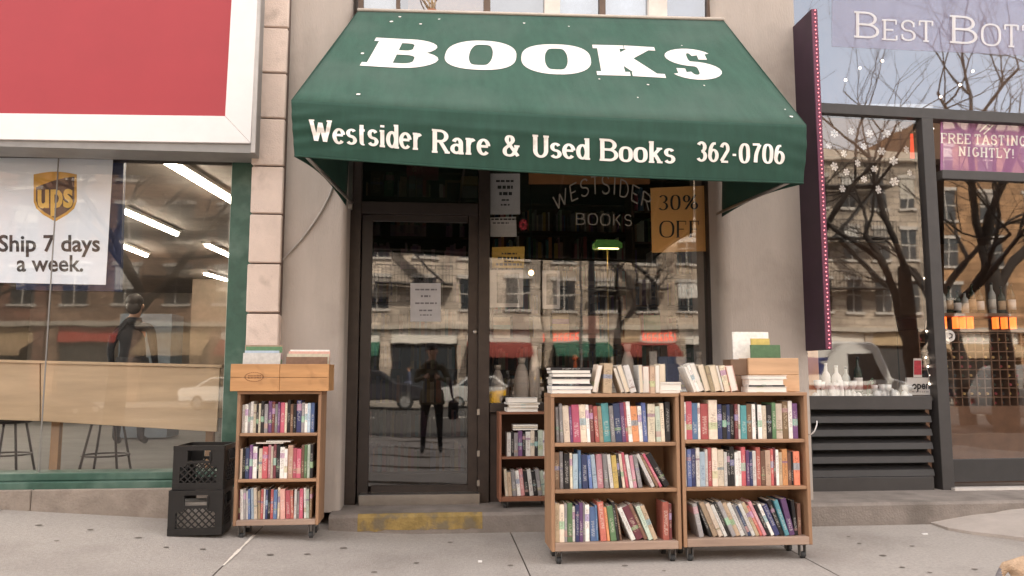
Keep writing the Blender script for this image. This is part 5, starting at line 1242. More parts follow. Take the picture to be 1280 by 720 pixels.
# room
wx0, wx1 = at(1004, 400, YR).x, 7.6
BRW = mat('wine_room_wall', (.20, .12, .075), .9, .2, 2)
ST(O('wine_room_floor', MB().box((wx0, 6.66, zr0 - .1), (wx1, 11, zr0 - .004)), mat('wine_floor', (.10, .06, .04), .5, .2, 3)))
ST(O('wine_room_ceiling', MB().box((wx0, 6.72, 3.05), (wx1, 11, 3.1)), mat('wine_ceiling', (.10, .07, .05), .9)))
ST(O('wine_room_wall', MB().box((wx0, 10.9, zr0 - .05), (wx1, 11, 3.05)).box((wx0 - .05, 6.95, zr0 - .05), (wx0 - .001, 11, 3.1)).box((wx1, 6.6, zr0 - .05), (wx1 + .05, 11, 6)).box((wx0, 7.4, 3.1), (wx1, 7.45, 6)), BRW))
ST(O('right_building_wall', MB().box((rx1, YR - .02, at(1150, -115, YR).z), (9.5, 6.9, 7.2)), STUCU))
lz = at(1090, 497, 6.7).z
O('window_ledge', MB().box((wx0 + .001, YR + .012, lz - .03), (at(1166, 400, YR).x, YR + .62, lz)), CHAR, ws)
# snowflakes on threads
GS = 'white paper snowflakes in the wine shop window'
pts = [(1043, 167), (1064, 164), (1087, 167), (1108, 167), (1124, 160), (1147, 165), (1036, 182), (1055, 192), (1080, 183), (1102, 189), (1133, 187), (1043, 208), (1058, 215), (1072, 204), (1093, 211), (1117, 201), (1137, 216), (1080, 224), (1118, 227), (1053, 236), (1098, 237)]
def flake(rad):
    mb = MB()
    for k in range(6):
        M = Matrix.Rotation(k * math.pi / 3, 4, 'Y')
        o = len(mb.v); mb.box((-.006, -.001, 0), (.006, .001 + .0002 * k, rad)); mb.box((-.004, -.0012, 0), (.004, .0012, rad * .38), M=Matrix.Translation((0, 0, rad * .5)) @ Matrix.Rotation(.8, 4, 'Y')); mb.box((-.004, -.0012, 0), (.004, .0012, rad * .38), M=Matrix.Translation((0, 0, rad * .5)) @ Matrix.Rotation(-.8, 4, 'Y'))
        mb.xf(M, o)
    return mb
f0 = O('snowflake', flake(.038), PAPER, local=True); f0.location = at(*pts[0], YR + .06); 
rowsf = [('top', 6), ('second', 5), ('third', 6), ('lowest', 4)]
flab = [f'white paper snowflake, {ORD[k]} from left in the {nm_} row of the window' for nm_, c_ in rowsf for k in range(c_)]
def frank(i):
    a = 0
    for nm_, c_ in rowsf:
        if i < a + c_:
            seg = sorted(range(a, a + c_), key=lambda j: pts[j][0]); return flab[a + seg.index(i)]
        a += c_
T(f0, frank(0), 'snowflake', GS)
r = random.Random(6)
for i_, p in enumerate(pts[1:]):
    c = f0.copy(); COL.objects.link(c); c['label'] = frank(i_ + 1); c.location = at(*p, YR + .06 + r.uniform(0, .03)); c.rotation_euler = (0, r.uniform(0, 1), r.uniform(-.4, .4)); s = r.uniform(.75, 1.1); c.scale = (s, s, s)
fe = emit('fairy', (1, .8, .66, 1), 5)
l0 = O('fairy_light', MB().ball((0, 0, 0), .011, 8), fe, local=True); ll = [(1057, 100), (1075, 85), (1103, 76), (1176, 121), (1200, 106), (1216, 89)]
T(l0, 'tiny lit star light, first from left behind the upper wine shop pane', 'light', 'star lights behind the upper pane'); l0.location = at(*ll[0], YR + .08)
for i_, p in enumerate(ll[1:]): c = l0.copy(); COL.objects.link(c); c['label'] = f'tiny lit star light, {ORD[i_ + 1]} from left behind the upper wine shop pane'; c.location = at(*p, YR + .08)
# string of lights down the mullion
sl_ = E('string_lights', at(1158, 480, YR + .05), 'string of small white lights hanging down beside the charcoal mullion', 'string lights')
path = [at(1159 + 3.2 * math.sin(k * 1.3) + (2 if k % 3 else -2), 150 + k * 11, YR + .05) for k in range(31)]
O('wire', MB().tube([p for p in path], .004, 5), mat('wire_pale', (.5, .44, .4), .6), sl_)
mb = MB()
for p in path: mb.ball(p + Vector((.012, -.005, 0)), .008, 6)
STUFF(O('bulbs', mb, emit('string_glow', (1, .85, .75, 1), 3), sl_, fixn=False))
# window display
CR = mat('crystal', (.62, .68, .70), .25, .1, 20); CR.node_tree.nodes['Principled BSDF'].inputs['Specular IOR Level'].default_value = .8
FROST = mat('frosted', (.82, .85, .86), .35, .25, 14)
def bottle(px, Y, h, m, label, rr_=.036, lm=None, base=None, group='bottles in the wine shop window'):
    c = at(px, 480, Y); c.z = lz if base is None else base
    b = E('bottle', c, label, 'bottle', group)
    O('body', MB().lathe(c, [(rr_ * .92, 0), (rr_, .006), (rr_, h * .60), (rr_ * .85, h * .68), (rr_ * .38, h * .77), (rr_ * .34, h * .93)], 14), m, b)
    O('capsule', MB().lathe(c + Vector((0, 0, h * .932)), [(rr_ * .38, 0), (rr_ * .38, h * .066)], 12), BLACKP if m != WHITEP else WHITEP, b)
    if lm: O('label_band', MB().lathe(c + Vector((0, 0, h * .16)), [(rr_ + .001, 0), (rr_ + .001, h * .32)], 14), lm, b)
    return b
BG = mat('bottle_green', (.02, .035, .02), .15); BW = mat('bottle_clear', (.40, .42, .40), .15)
bottle(1033, YR + .14, .30, WHITEP, 'white bottle at the left of the wine shop window display')
bottle(1046, YR + .12, .28, WHITEP, 'white square shouldered bottle second in the window display', .042)
bottle(1058, YR + .16, .27, BW, 'pale clear bottle third in the window display')
bottle(1073, YR + .2, .36, BG, 'tall dark green bottle in the wine shop window display', lm=PAPER)
def mound(px0, px1, h, Y, seed, label):
    r = random.Random(seed); a, b = at(px0, 490, Y).x, at(px1, 490, Y).x; mb = MB()
    for k in range(11):
        x = a + (b - a) * (k + .5) / 11; e = h * r.uniform(.45, 1) * (math.sin(math.pi * (k + .8) / 12.6))
        mb.ball((x, Y + r.uniform(-.05, .05), lz + e * .35), (r.uniform(.02, .045), .04, e * .65 + .01), 7)
    for k in range(9):
        x = a + (b - a) * r.random(); mb.lathe((x, Y - .05 + r.uniform(-.03, .03), lz), [(.03, 0), (.006, .012), (.006, h * .5), (.025, h * .65), (.03, h * r.uniform(.85, 1.05))], 8)
    return T(O('crystal_display', mb, FROST), label, 'display')
mound(1010, 1074, .15, YR + .1, 1, 'heap of frosty white crystal and glasses at the left of the window display')
mound(1082, 1135, .11, YR + .1, 2, 'low heap of frosty white crystal beside the green stemmed plant')
mb = MB()
c = at(1085, 494, YR + .07); c.z = lz
mb.tube([c, c + Vector((-.005, 0, .08)), c + Vector((.01, 0, .13)), c + Vector((.04, 0, .155)), c + Vector((.055, 0, .12))], .006, 6).tube([c, c + Vector((.02, 0, .07)), c + Vector((.05, 0, .14))], .005, 6).ball(c + Vector((.045, 0, .16)), .012, 7)
T(O('green_stem', mb, mat('stem_green', (.09, .17, .09), .5)), 'curving green stem standing among the crystal in the wine shop window', 'plant')
wpx = at(1015, 470, YR + .11)
T(O('wooden_post', MB().box((at(1006.5, 470, YR + .1).x + .012, YR + .1, lz), (at(1024, 470, YR + .1).x, YR + .16, at(1015, 437, YR + .1).z)), mat('post_wood', (.60, .32, .16), .6, .2, 8, stretch=(1, 1, .15)), bevel=.004), 'upright block of orange wood at the left end of the wine shop window', 'post')
T(O('red_glow_card', MB().hexa(quad_px([(1138, 200), (1159, 201), (1159, 168), (1138, 167)], YR + .2), (0, .004, 0)), emit('red_glow', (.8, .07, .03, 1), .25)), 'red card given its own glow hanging behind the snowflakes by the charcoal mullion', 'card')  # glow put into the card, standing in for a red blob of light
wb = E('hours_card', at(1151, 492, YR + .06), 'white card with a row of dark block shapes in the wine shop window', 'card')
p = [(1134, 494), (1168, 494), (1167, 472), (1134, 472)]
O('card', MB().hexa(quad_px(p, YR + .055), (0, .03, 0)), PAPER, wb, bevel=.002)
line('open', 1140, 486, 1162, 486, 9.6, YR + .053, INK, wb, .03); scrawl(wb, 1140, 1161, 489.4, .9, YR + .0545, mat('faint_ink', (.16, .15, .16), .8), 3)
rc = E('price_card', at(1147, 472, YR + .08), 'small red and white card standing on the white card', 'card')
O('card', MB().hexa(quad_px([(1142, 471.6), (1152.6, 471.6), (1152, 448), (1142, 448)], YR + .075), (0, .004, 0)), PAPER, rc)
O('red_face', MB().hexa(quad_px([(1142.6, 468.5), (1152, 468.5), (1151.5, 450.5), (1142.6, 450.5)], YR + .0735), (0, .001, 0)), mat('card_red', (.6, .06, .09), .6, .3, 60), rc)
# wine shelving further in
YW = 7.75
zs1 = at(1230, 392, YW).z; 
rk = E('wine_rack', (at(1230, 480, YW).x, YW + .2, zr0), 'dark wooden wine rack with a bottle shelf on top inside the wine shop', 'wine rack')
WD = mat('rack_wood', (.17, .085, .045), .7, .2, 6)
rx_a, rx_b = at(1150, 440, YW).x, at(1345, 440, YW).x
O('shelf', MB().box((rx_a, YW - .06, zs1 - .03), (rx_b, YW + .4, zs1)), WD, rk)
O('back_panel', MB().box((rx_a, YW + .38, zr0), (rx_b, YW + .4, zs1 - .031)), mat('rack_back', (.05, .03, .02), .9), rk)
zbx = at(1230, 412, YW).z
O('shelf', MB().box((rx_a, YW - .02, zbx - .025), (rx_b, YW + .375, zbx)), WD, rk)
zlo = at(1230, 508, YW).z
mb = MB(); n = 20
for k in range(n + 1): x = rx_a + (rx_b - rx_a) * k / n; mb.box((x - .006, YW, zlo), (x + .006, YW + .37, zbx - .026))
rows_ = 8
for k in range(rows_ + 1): z = zlo + (zbx - .04 - zlo) * k / rows_; mb.box((rx_a, YW + .003, z - .005), (rx_b, YW + .36, z + .005))
STUFF(O('pigeon_holes', mb, WD, rk))
O('cabinet', MB().box((rx_a, YW + .002, zr0), (rx_b, YW + .37, zlo - .006)), WD, rk)
mb = MB(); r = random.Random(12)
for i in range(n):
    for j in range(rows_):
        if r.random() < .72:
            x = rx_a + (rx_b - rx_a) * (i + .5) / n; z = zlo + (zbx - .04 - zlo) * (j + .5) / rows_
            mb.lathe((x, YW + .02 + r.uniform(0, .03), z - .012), [(.014, 0), (.015, .05), (.036, .11), (.036, .3)], 8, r.randrange(4), axis='y')
STUFF(O('stored_bottles', mb, [BG, BLACKP, mat('capsule_gold', (.4, .25, .08), .4), mat('capsule_red', (.25, .02, .03), .4)], rk, fixn=False))
wl_ = emit('glow_panel', (1, .16, .028, 1), .62)
for k, px in enumerate((1181, 1196, 1205, 1214.5, 1246, 1257, 1268)):
    a = at(px, 385, YW + .02)
    O('lit_panel', MB().box((a.x - .013, YW + .02, zbx + .012), (a.x + .013, YW + .09, zs1 - .034)), wl_, rk)
LB = [mat('label_cream', (.72, .68, .6), .7), mat('label_tan', (.6, .42, .26), .7), PAPER]
for k, px in enumerate((1184, 1193, 1203, 1212.5, 1222, 1232, 1247, 1259, 1272)):
    bottle(px, YW + .12, [.29, .3, .25, .24, .33, .29, .34, .30, .33][k], BG if k % 3 else BW, f'{["pale", "dark", "dark"][k % 3]} wine bottle, {ORD[k]} from left on the bottle shelf in the wine shop', .036, LB[k % 3], zs1, 'bottles on the wine shop shelf')
# ================================================================== ACROSS THE STREET (seen in the glass)
YFAR = -31.0
def wallmat(nm, c):
    m = mat(nm, c, .9, .12, 1.2)
    n = m.node_tree; L = n.links; b = n.nodes['Principled BSDF']
    tc = n.nodes.new('ShaderNodeTexCoord'); mp = n.nodes.new('ShaderNodeMapping'); mp.inputs['Rotation'].default_value = (R(90), 0, 0); L.new(tc.outputs['Object'], mp.inputs[0])
    br = n.nodes.new('ShaderNodeTexBrick'); br.inputs['Scale'].default_value = 1.0; br.inputs['Brick Width'].default_value = .9; br.inputs['Row Height'].default_value = .36; br.inputs['Mortar Size'].default_value = .025
    br.inputs['Color1'].default_value = (c[0] * 1.15, c[1] * 1.12, c[2] * 1.1, 1); br.inputs['Color2'].default_value = (c[0] * .72, c[1] * .7, c[2] * .7, 1); br.inputs['Mortar'].default_value = (c[0] * .5, c[1] * .5, c[2] * .5, 1)
    L.new(mp.outputs[0], br.inputs[0]); no = n.nodes.new('ShaderNodeTexNoise'); no.inputs['Scale'].default_value = .6; no.inputs['Detail'].default_value = 6; L.new(tc.outputs['Object'], no.inputs[0])
    mr = n.nodes.new('ShaderNodeMapRange'); mr.inputs[1].default_value = .35; mr.inputs[2].default_value = .65; mr.inputs[3].default_value = .62; mr.inputs[4].default_value = 1.15; L.new(no.outputs[0], mr.inputs[0])
    vm = n.nodes.new('ShaderNodeVectorMath'); vm.operation = 'SCALE'; L.new(br.outputs[0], vm.inputs[0]); L.new(mr.outputs[0], vm.inputs['Scale']); L.new(vm.outputs[0], b.inputs['Base Color'])
    return m
def wallmat0(nm, c): return mat(nm, c, .9, .12, 1.2, dirt=((c[0] * .6, c[1] * .6, c[2] * .6), .9, .55, .25, .5))
TRIM = mat('trim_stone', (.45, .40, .34), .85); WDARK = mat('far_window', (.035, .04, .045), .15); FRAMEW = mat('far_frame', (.5, .46, .42), .6)
rb = random.Random(77); BLN = [mat('blind_far_a', (.5, .46, .4), .8), mat('blind_far_b', (.3, .27, .24), .8), mat('blind_far_c', (.62, .6, .57), .8)]
def facade(x0, x1, h, m, label, floors, nw, shop, awn, gz=-.2):
    b = E('apartment_building', ((x0 + x1) / 2, YFAR, gz), label, 'building')
    W = x1 - x0
    O('wall', MB().box((x0 + .02, YFAR - 9, 3.9), (x1 - .02, YFAR, h)), m, b)
    O('cornice', MB().box((x0, YFAR, h - .55), (x1, YFAR + .35, h)).box((x0, YFAR, 3.7), (x1, YFAR + .25, 3.95)), TRIM, b)
    O('shop_wall', MB().box((x0 + .02, YFAR - 9, gz), (x1 - .02, YFAR - .4, 3.7)), mat('shop_dark', (.05, .045, .042), .6), b)
    for k in range(4): x = x0 + .3 + (W - .6) * k / 3; O('pier', MB().box((x - .28, YFAR - .4, gz), (x + .28, YFAR + .02, 3.7)), m, b)
    for k in range(3):
        a, c = x0 + .3 + (W - .6) * k / 3 + .3, x0 + .3 + (W - .6) * (k + 1) / 3 - .3
        O('shop_glass', MB().box((a, YFAR - .36, .4), (c, YFAR - .34, 2.7)), WDARK, b)
        O('sign_board', MB().box((a, YFAR - .3, 2.9), (c, YFAR - .1, 3.65)), shop[k % len(shop)], b)
        if awn[k % len(awn)] is not None:
            am = awn[k % len(awn)]
            O('shop_awning', MB().add([(a, YFAR - .1, 3.0), (c, YFAR - .1, 3.0), (c, YFAR + 1.2, 2.4), (a, YFAR + 1.2, 2.4), (a, YFAR + 1.2, 2.15), (c, YFAR + 1.2, 2.15)], [(0, 1, 2, 3), (3, 2, 5, 4), (0, 3, 4)]), am, b, fixn=False)
    fh = (h - .9 - 4.3) / floors; ww = min(1.25, W / nw * .5); wh = fh * .6
    for f in range(floors):
        for k in range(nw):
            x = x0 + W * (k + .5) / nw; z = 4.3 + fh * f + fh * .18
            wf = O('window', MB().box((x - ww / 2 - .12, YFAR, z - .14), (x + ww / 2 + .12, YFAR + .12, z)).box((x - ww / 2 - .12, YFAR, z + wh), (x + ww / 2 + .12, YFAR + .10, z + wh + .2)).box((x - ww / 2, YFAR + .02, z + wh / 2 - .03), (x + ww / 2, YFAR + .06, z + wh / 2 + .03)).box((x - .03, YFAR + .021, z), (x + .03, YFAR + .055, z + wh)), FRAMEW, b)
            O('pane', MB().box((x - ww / 2, YFAR + .005, z), (x + ww / 2, YFAR + .02, z + wh)), WDARK, wf)
            q = rb.random()
            if q < .55: O('blind', MB().box((x - ww / 2 + .02, YFAR + .0205, z + wh * (1 - .2 - .5 * rb.random())), (x + ww / 2 - .02, YFAR + .024, z + wh)), BLN[int(q * 20) % 3], wf)
    return b
AW = [mat('far_awning_red', (.25, .05, .04), .8), mat('far_awning_green', (.03, .12, .08), .8), mat('far_awning_tan', (.4, .28, .17), .8)]
SB = [mat('far_sign_white', (.7, .66, .6), .6), mat('far_sign_red', (.5, .07, .05), .6), mat('far_sign_tan', (.45, .33, .2), .7)]
facade(-34, -20, 17.5, wallmat('far_brick_red', (.24, .12, .085)), 'red brown brick apartment house far left across the street', 4, 6, SB, [AW[0], None, AW[2]])
facade(-19.9, -7, 18.5, wallmat('far_brick_brown', (.30, .19, .13)), 'brown brick apartment house left of centre across the street', 4, 5, SB[1:] + SB[:1], [None, AW[2], AW[0]])
facade(-6.9, 6, 16.5, wallmat('far_limestone', (.58, .50, .42)), 'pale limestone house straight across the street from the bookshop', 4, 5, [SB[0]], [AW[1], None, AW[0]])
facade(6.1, 18, 16, wallmat('far_cream', (.54, .45, .36)), 'cream apartment house right of centre across the street', 4, 5, [SB[0], SB[2]], [AW[1], AW[0], None])
facade(18.1, 28.9, 14.4, wallmat('far_grey_stone', (.46, .39, .32)), 'grey stone house with lower roof across the street', 3, 6, [SB[2], SB[0]], [None, AW[2]])
facade(29, 46, 16.4, wallmat('far_tan_brick', (.40, .235, .125)), 'tall tan brick house far right across the street', 4, 6, SB, [AW[2], None, AW[0]])
# iron fire escapes on three of the fronts
IRON = mat('iron', (.03, .028, .028), .6)
for xc, z0, fh_, n_, lab in ((-1.0, 6.6, 2.75, 4, 'black iron fire escape on the pale limestone house'), (11.0, 6.5, 2.7, 4, 'black iron fire escape on the cream apartment house'), (24.5, 6.6, 3.0, 3, 'black iron fire escape on the grey stone house'), (-13, 6.8, 3.1, 4, 'black iron fire escape on the brown brick house')):
    fe_ = E('fire_escape', (xc, YFAR, z0), lab, 'fire escape')
    for f in range(n_):
        z = z0 + fh_ * f - .55
        O('landing', MB().box((xc - 2.1, YFAR + .13, z), (xc + 2.1, YFAR + 1.1, z + .06)), IRON, fe_)
        mb = MB()
        for k in range(22): x = xc - 2.08 + 4.16 * k / 21; mb.box((x - .015, YFAR + 1.06, z + .06), (x + .015, YFAR + 1.09, z + .95))
        mb.box((xc - 2.1, YFAR + 1.05, z + .95), (xc + 2.1, YFAR + 1.1, z + 1.0)); O('railing', mb, IRON, fe_)
        if f < n_ - 1:
            s_ = 1 if f % 2 else -1
            O('ladder', MB().hexa([(xc - 1.5 * s_, YFAR + .5, z + .06), (xc - 1.5 * s_ + .1, YFAR + .5, z + .06), (xc + 1.2 * s_ + .1, YFAR + .5, z + fh_), (xc + 1.2 * s_, YFAR + .5, z + fh_)], (0, .5, 0)), IRON, fe_)
# lit red sign strokes over two of the far shops
for k, xc in enumerate((6.9, 12.9)):
    s_ = E('lit_shop_sign', (xc, YFAR, 3.0), ['red lit sign over the far shop opposite the desk lamp', 'red lit sign over the far shop opposite the sale sign'][k], 'sign', 'red lit signs across the street')
    O('board', MB().box((xc - 1.35, YFAR - .09, 3.0), (xc + 1.35, YFAR - .04, 3.62)), SB[0], s_)
    mb = MB(); r = random.Random(k)
    for j in range(8):
        x = xc - 1.15 + j * .31; mb.box((x, YFAR - .04, 3.08), (x + .07, YFAR - .02, 3.52)); mb.box((x + .07, YFAR - .04, 3.44), (x + .2, YFAR - .02, 3.52)); mb.box((x + .13, YFAR - .04, 3.08), (x + .2, YFAR - .02, 3.3))
    O('strokes', mb, emit('sign_red_lit', (1, .12, .06, 1), 1.6), s_)

# ------------------------------------------------------------------ bare winter trees
BARK = mat('bark', (.03, .025, .022), .95, .3, 8, .5, 30)
def tree(seed, h, r0, lean=(0, 0)):
    r = random.Random(seed); tr = MB(); br = MB()
    def grow(mb, p, d, L, rad, lev):
        n = 4 if lev < 3 else 3; path = [p]; rs = [rad]
        for k in range(n):
            d = (d + Vector((r.uniform(-1, 1), r.uniform(-1, 1), r.uniform(-.6, .9))) * (.10 if lev == 0 else .24)).normalized()
            p = p + d * L / n; path.append(p); rs.append(rad * (1 - .45 * (k + 1) / n))
        mb.tube(path, rs, 9 if lev == 0 else 6 if lev < 2 else 4 if lev < 4 else 3, cap=False)
        if lev >= 6 or rs[-1] < .0035: return
        for k in range(3 if lev < 4 else 2):
            t = r.choice((2, 3, 4)) if k else 4
            t = min(t, n); ax = d.orthogonal(); ax.rotate(Matrix.Rotation(r.uniform(0, 6.283), 3, d))
            nd = (d * r.uniform(.55, .9) + ax.normalized() * r.uniform(.45, .9)).normalized(); nd.z += .12
            grow(br, path[t], nd.normalized(), L * r.uniform(.62, .86), rs[t] * r.uniform(.62, .82), lev + 1)
    grow(tr, Vector((0, 0, 0)), Vector((lean[0], lean[1], 1)).normalized(), h * .30, r0, 0)
    return mesh_of('trunk', tr, BARK, fixn=False), mesh_of('branches', br, BARK, fixn=False)
TM = [tree(3, 11, .22), tree(8, 13, .25, (-.10, .0)), tree(21, 10, .2, (.1, .05))]
for k, (x, y, m, s, rz, lab) in enumerate([
    (10.85, -3.6, 1, 1.0, .4, 'bare kerbside tree with a leaning trunk opposite the wine shop'), (15.6, -9, 0, 1.15, 1.2, 'bare street tree beyond the parked mail truck'),
    (6.2, -13, 2, 1.0, 2.0, 'bare tree on the street median opposite the desk lamp'), (-7, -6, 0, 1.05, 3.1, 'bare kerbside tree opposite the left shop'),
    (-16, -14, 1, 1.1, 5.0, 'bare tree across from the white poster'), (8.4, -5.4, 2, 1.25, .9, 'bare kerbside tree between the bookshop and the mail truck'), (24, -12, 2, 1.25, 4.0, 'bare tree far right across the street'), (13.9, -5.2, 0, 1.45, 2.6, 'bare kerbside tree furthest right')]):
    t = E('bare_tree', (x, y, -.3), lab, 'tree', None, rz); t.scale = (s, s, s)
    for nm, me in zip(('trunk', 'branches'), TM[m]): o = bpy.data.objects.new(nm, me); COL.objects.link(o); o.parent = t

FARP = []
# ------------------------------------------------------------------ vehicles
CG = mat('car_glass', (.02, .022, .025), .08); TYRE = mat('tyre', (.02, .02, .02), .8); RIM = mat('rim', (.45, .45, .45), .35, metal=.7)
def vehicle(name, label, loc, rz, L, Wd, prof, roofcol, wheels, glassprof, wr=.32, cat='car', stripe=None):
    """prof: side outline (x along, z up); the body narrows a little towards the roof"""
    v = E(name, loc, label, cat, None, rz)
    zmax = max(p[1] for p in prof); zb_ = .78
    def wz(z): return Wd / 2 * (1 - .16 * max(0, (z - zb_)) / max(.01, zmax - zb_)) if cat != 'truck' else Wd / 2 * (1 - .03 * max(0, z - 1.4))
    n = len(prof); mb = MB()
    L_ = [Vector((x, -wz(z), z)) for x, z in prof]; R_ = [Vector((x, wz(z), z)) for x, z in prof]
    mb.add(L_ + R_, [tuple(range(n))[::-1], tuple(range(n, 2 * n))] + [(i, (i + 1) % n, (i + 1) % n + n, i + n) for i in range(n)])
    O('body', mb, roofcol, v, local=True, bevel=.05)
    for s in (-1, 1):
        for g in glassprof:
            O('side_window', MB().poly([Vector((x, s * (wz(z) + .006), z)) for x, z in g], (0, -s * .01, 0)), CG, v, local=True)
        for wx in wheels:
            w_ = O('wheel', MB().lathe((wx, s * (Wd / 2 - .10), wr), [(wr * .75, -.11), (wr, -.08), (wr, .08), (wr * .75, .11)], 18, axis='y'), TYRE, v, local=True)
            O('rim', MB().lathe((wx, s * (Wd / 2 - .10) + s * .112, wr), [(wr * .6, -.008), (wr * .6, .008)], 14, axis='y'), RIM, w_, local=True)
        O('headlight', MB().box((L / 2 - .12, s * Wd / 2 * .62 - .14, .62), (L / 2 + .012, s * Wd / 2 * .62 + .14, .74)), FRAMEW, v, local=True, bevel=.02)
        O('tail_light', MB().box((-L / 2 - .012, s * Wd / 2 * .75 - .1, .72), (-L / 2 + .1, s * Wd / 2 * .75 + .1, .86)), AW[0], v, local=True, bevel=.02)
    return v
sedan = [(-2.25, .35), (-2.28, .75), (-2.2, .95), (-1.55, 1.02), (-.95, 1.42), (.25, 1.45), (.95, 1.02), (1.95, .9), (2.25, .72), (2.25, .35)]
sg_ = [[(-1.40, 1.03), (-.9, 1.36), (-.22, 1.38), (-.22, 1.0)], [(-.14, 1.0), (-.14, 1.38), (.22, 1.38), (.78, 1.0)]]
suv = [(-2.3, .4), (-2.34, .95), (-2.25, 1.15), (-2.0, 1.7), (-1.75, 1.76), (.35, 1.74), (1.05, 1.15), (2.1, 1.02), (2.33, .82), (2.33, .4)]
sv_ = [[(-2.0, 1.18), (-1.82, 1.64), (-1.25, 1.66), (-1.25, 1.14)], [(-1.17, 1.14), (-1.17, 1.66), (-.35, 1.66), (-.35, 1.13)], [(-.27, 1.13), (-.27, 1.66), (.3, 1.64), (.88, 1.13)]]
truck = [(-2.4, .5), (-2.4, 2.35), (-2.3, 2.45), (1.05, 2.45), (1.25, 2.3), (1.62, 1.4), (2.45, 1.15), (2.5, .5)]
tg_ = [[(.25, 1.35), (.25, 2.1), (1.05, 2.1), (1.38, 1.35)]]
SIL = mat('paint_silver', (.5, .5, .49), .3, .03, metal=.3); TAXI = mat('paint_taxi', (.72, .40, .03), .35, .03); BLK = mat('paint_black', (.03, .03, .035), .25, .03); WHT = mat('paint_white', (.75, .74, .72), .4, .03); TANP = mat('paint_tan', (.4, .33, .25), .35, .03)
vt = vehicle('mail_truck', 'white mail truck with a blue and red stripe parked across the sidewalk', (11.5, -9.6, -.34), 0, 5, 2.0, truck, WHT, (-1.5, 1.6), tg_, .36, 'truck')
for s in (-1, 1):
    O('emblem', MB().poly([Vector((x, s * .985, z)) for x, z in ((-1.7, 1.5), (-.5, 1.5), (-.3, 2.0), (-1.5, 2.0))], (0, -s * .03, 0)), mat('mail_blue', (.03, .06, .22), .5), vt, local=True)
    O('stripe', MB().box((-2.38, s * 1.002 - .003, 1.1), (1.3, s * 1.002 + .003, 1.22)), AW[0], vt, local=True)
vehicle('parked_car', 'silver sport utility car parked at the kerb opposite the wine shop door', (17.6, -7.6, -.34), 0, 4.66, 1.85, suv, SIL, (-1.45, 1.45), sv_, .36)
vehicle('taxi', 'yellow taxi driving in the middle of the street', (4.2, -14.2, -.34), 0, 4.5, 1.8, sedan, TAXI, (-1.4, 1.4), sg_)
vehicle('parked_car', 'black sedan parked at the kerb opposite the left shop', (-10.2, -7.0, -.34), 0, 4.5, 1.8, sedan, BLK, (-1.4, 1.4), sg_)
vehicle('parked_car', 'tan sport utility car parked at the kerb furthest left', (-16.5, -7.2, -.34), math.pi, 4.66, 1.85, suv, TANP, (-1.45, 1.45), sv_, .36)
vehicle('taxi', 'yellow taxi behind the silver car far right in the street', (23.5, -13, -.34), math.pi, 4.5, 1.8, sedan, TAXI, (-1.4, 1.4), sg_)
vehicle('parked_car', 'white sedan on the far side of the street near the red lit signs', (9.4, -23, -.34), 0, 4.5, 1.8, sedan, WHT, (-1.4, 1.4), sg_)

for k, (x, y, pf, m, gp, wr_, lab) in enumerate([(-2.6, -24.2, suv, BLK, sv_, .36, 'black sport utility car parked across the street from the door'), (2.6, -24.4, sedan, SIL, sg_, .32, 'silver sedan parked across the street left of the red lit signs'), (14.6, -24.3, suv, TANP, sv_, .36, 'tan sport utility car parked across the street right of the red lit signs'), (20.4, -24.2, sedan, BLK, sg_, .32, 'black sedan parked across the street far right'), (-8.6, -24.3, sedan, WHT, sg_, .32, 'white sedan parked across the street far left'), (-14.5, -14.4, sedan, TAXI, sg_, .32, 'yellow taxi driving left of the tan car')]):
    vehicle('parked_car' if m != TAXI else 'taxi', lab, (x, y, -.34), 0, 4.6, 1.82, pf, m, (-1.42, 1.42), gp, wr_)
for k, (x, y) in enumerate([(3.4, -3.9), (-12.5, -3.9), (17.0, -3.9), (7.6, -27.6), (-5.2, -27.6)]):
    lp = E('street_lamp', (x, y, -.22), f'grey street lamp post, {["at the kerb before the bookshop", "at the kerb before the left shop", "at the kerb before the wine shop door", "across the street by the red lit signs", "across the street before the brown brick house"][k]}', 'lamp post', 'street lamps')
    O('post', MB().lathe((x, y, -.22), [(.14, 0), (.13, .5), (.085, .6), (.055, 7.5)], 12), CHAR, lp)
    O('arm', MB().tube([(x, y, 7.2), (x, y - .6, 7.7), (x, y - 1.8, 7.8)], .04, 8), CHAR, lp); O('lamp_head', MB().ball((x, y - 2.0, 7.78), (.14, .34, .09), 12), FRAMEW, lp)
for k, (x, y, c_, lab) in enumerate([(5.4, -28.2, (.25, .05, .05), 'person in a red coat walking on the far sidewalk'), (-1.2, -28.6, (.07, .08, .12), 'person in a navy coat walking on the far sidewalk'), (11.6, -28.0, (.3, .27, .22), 'person in a beige coat walking on the far sidewalk')]): FARP.append((lab, (x, y, -.198), R(90 if k % 2 else -90), mat('coat_far_%s' % 'red navy beige'.split()[k], c_, .85)))

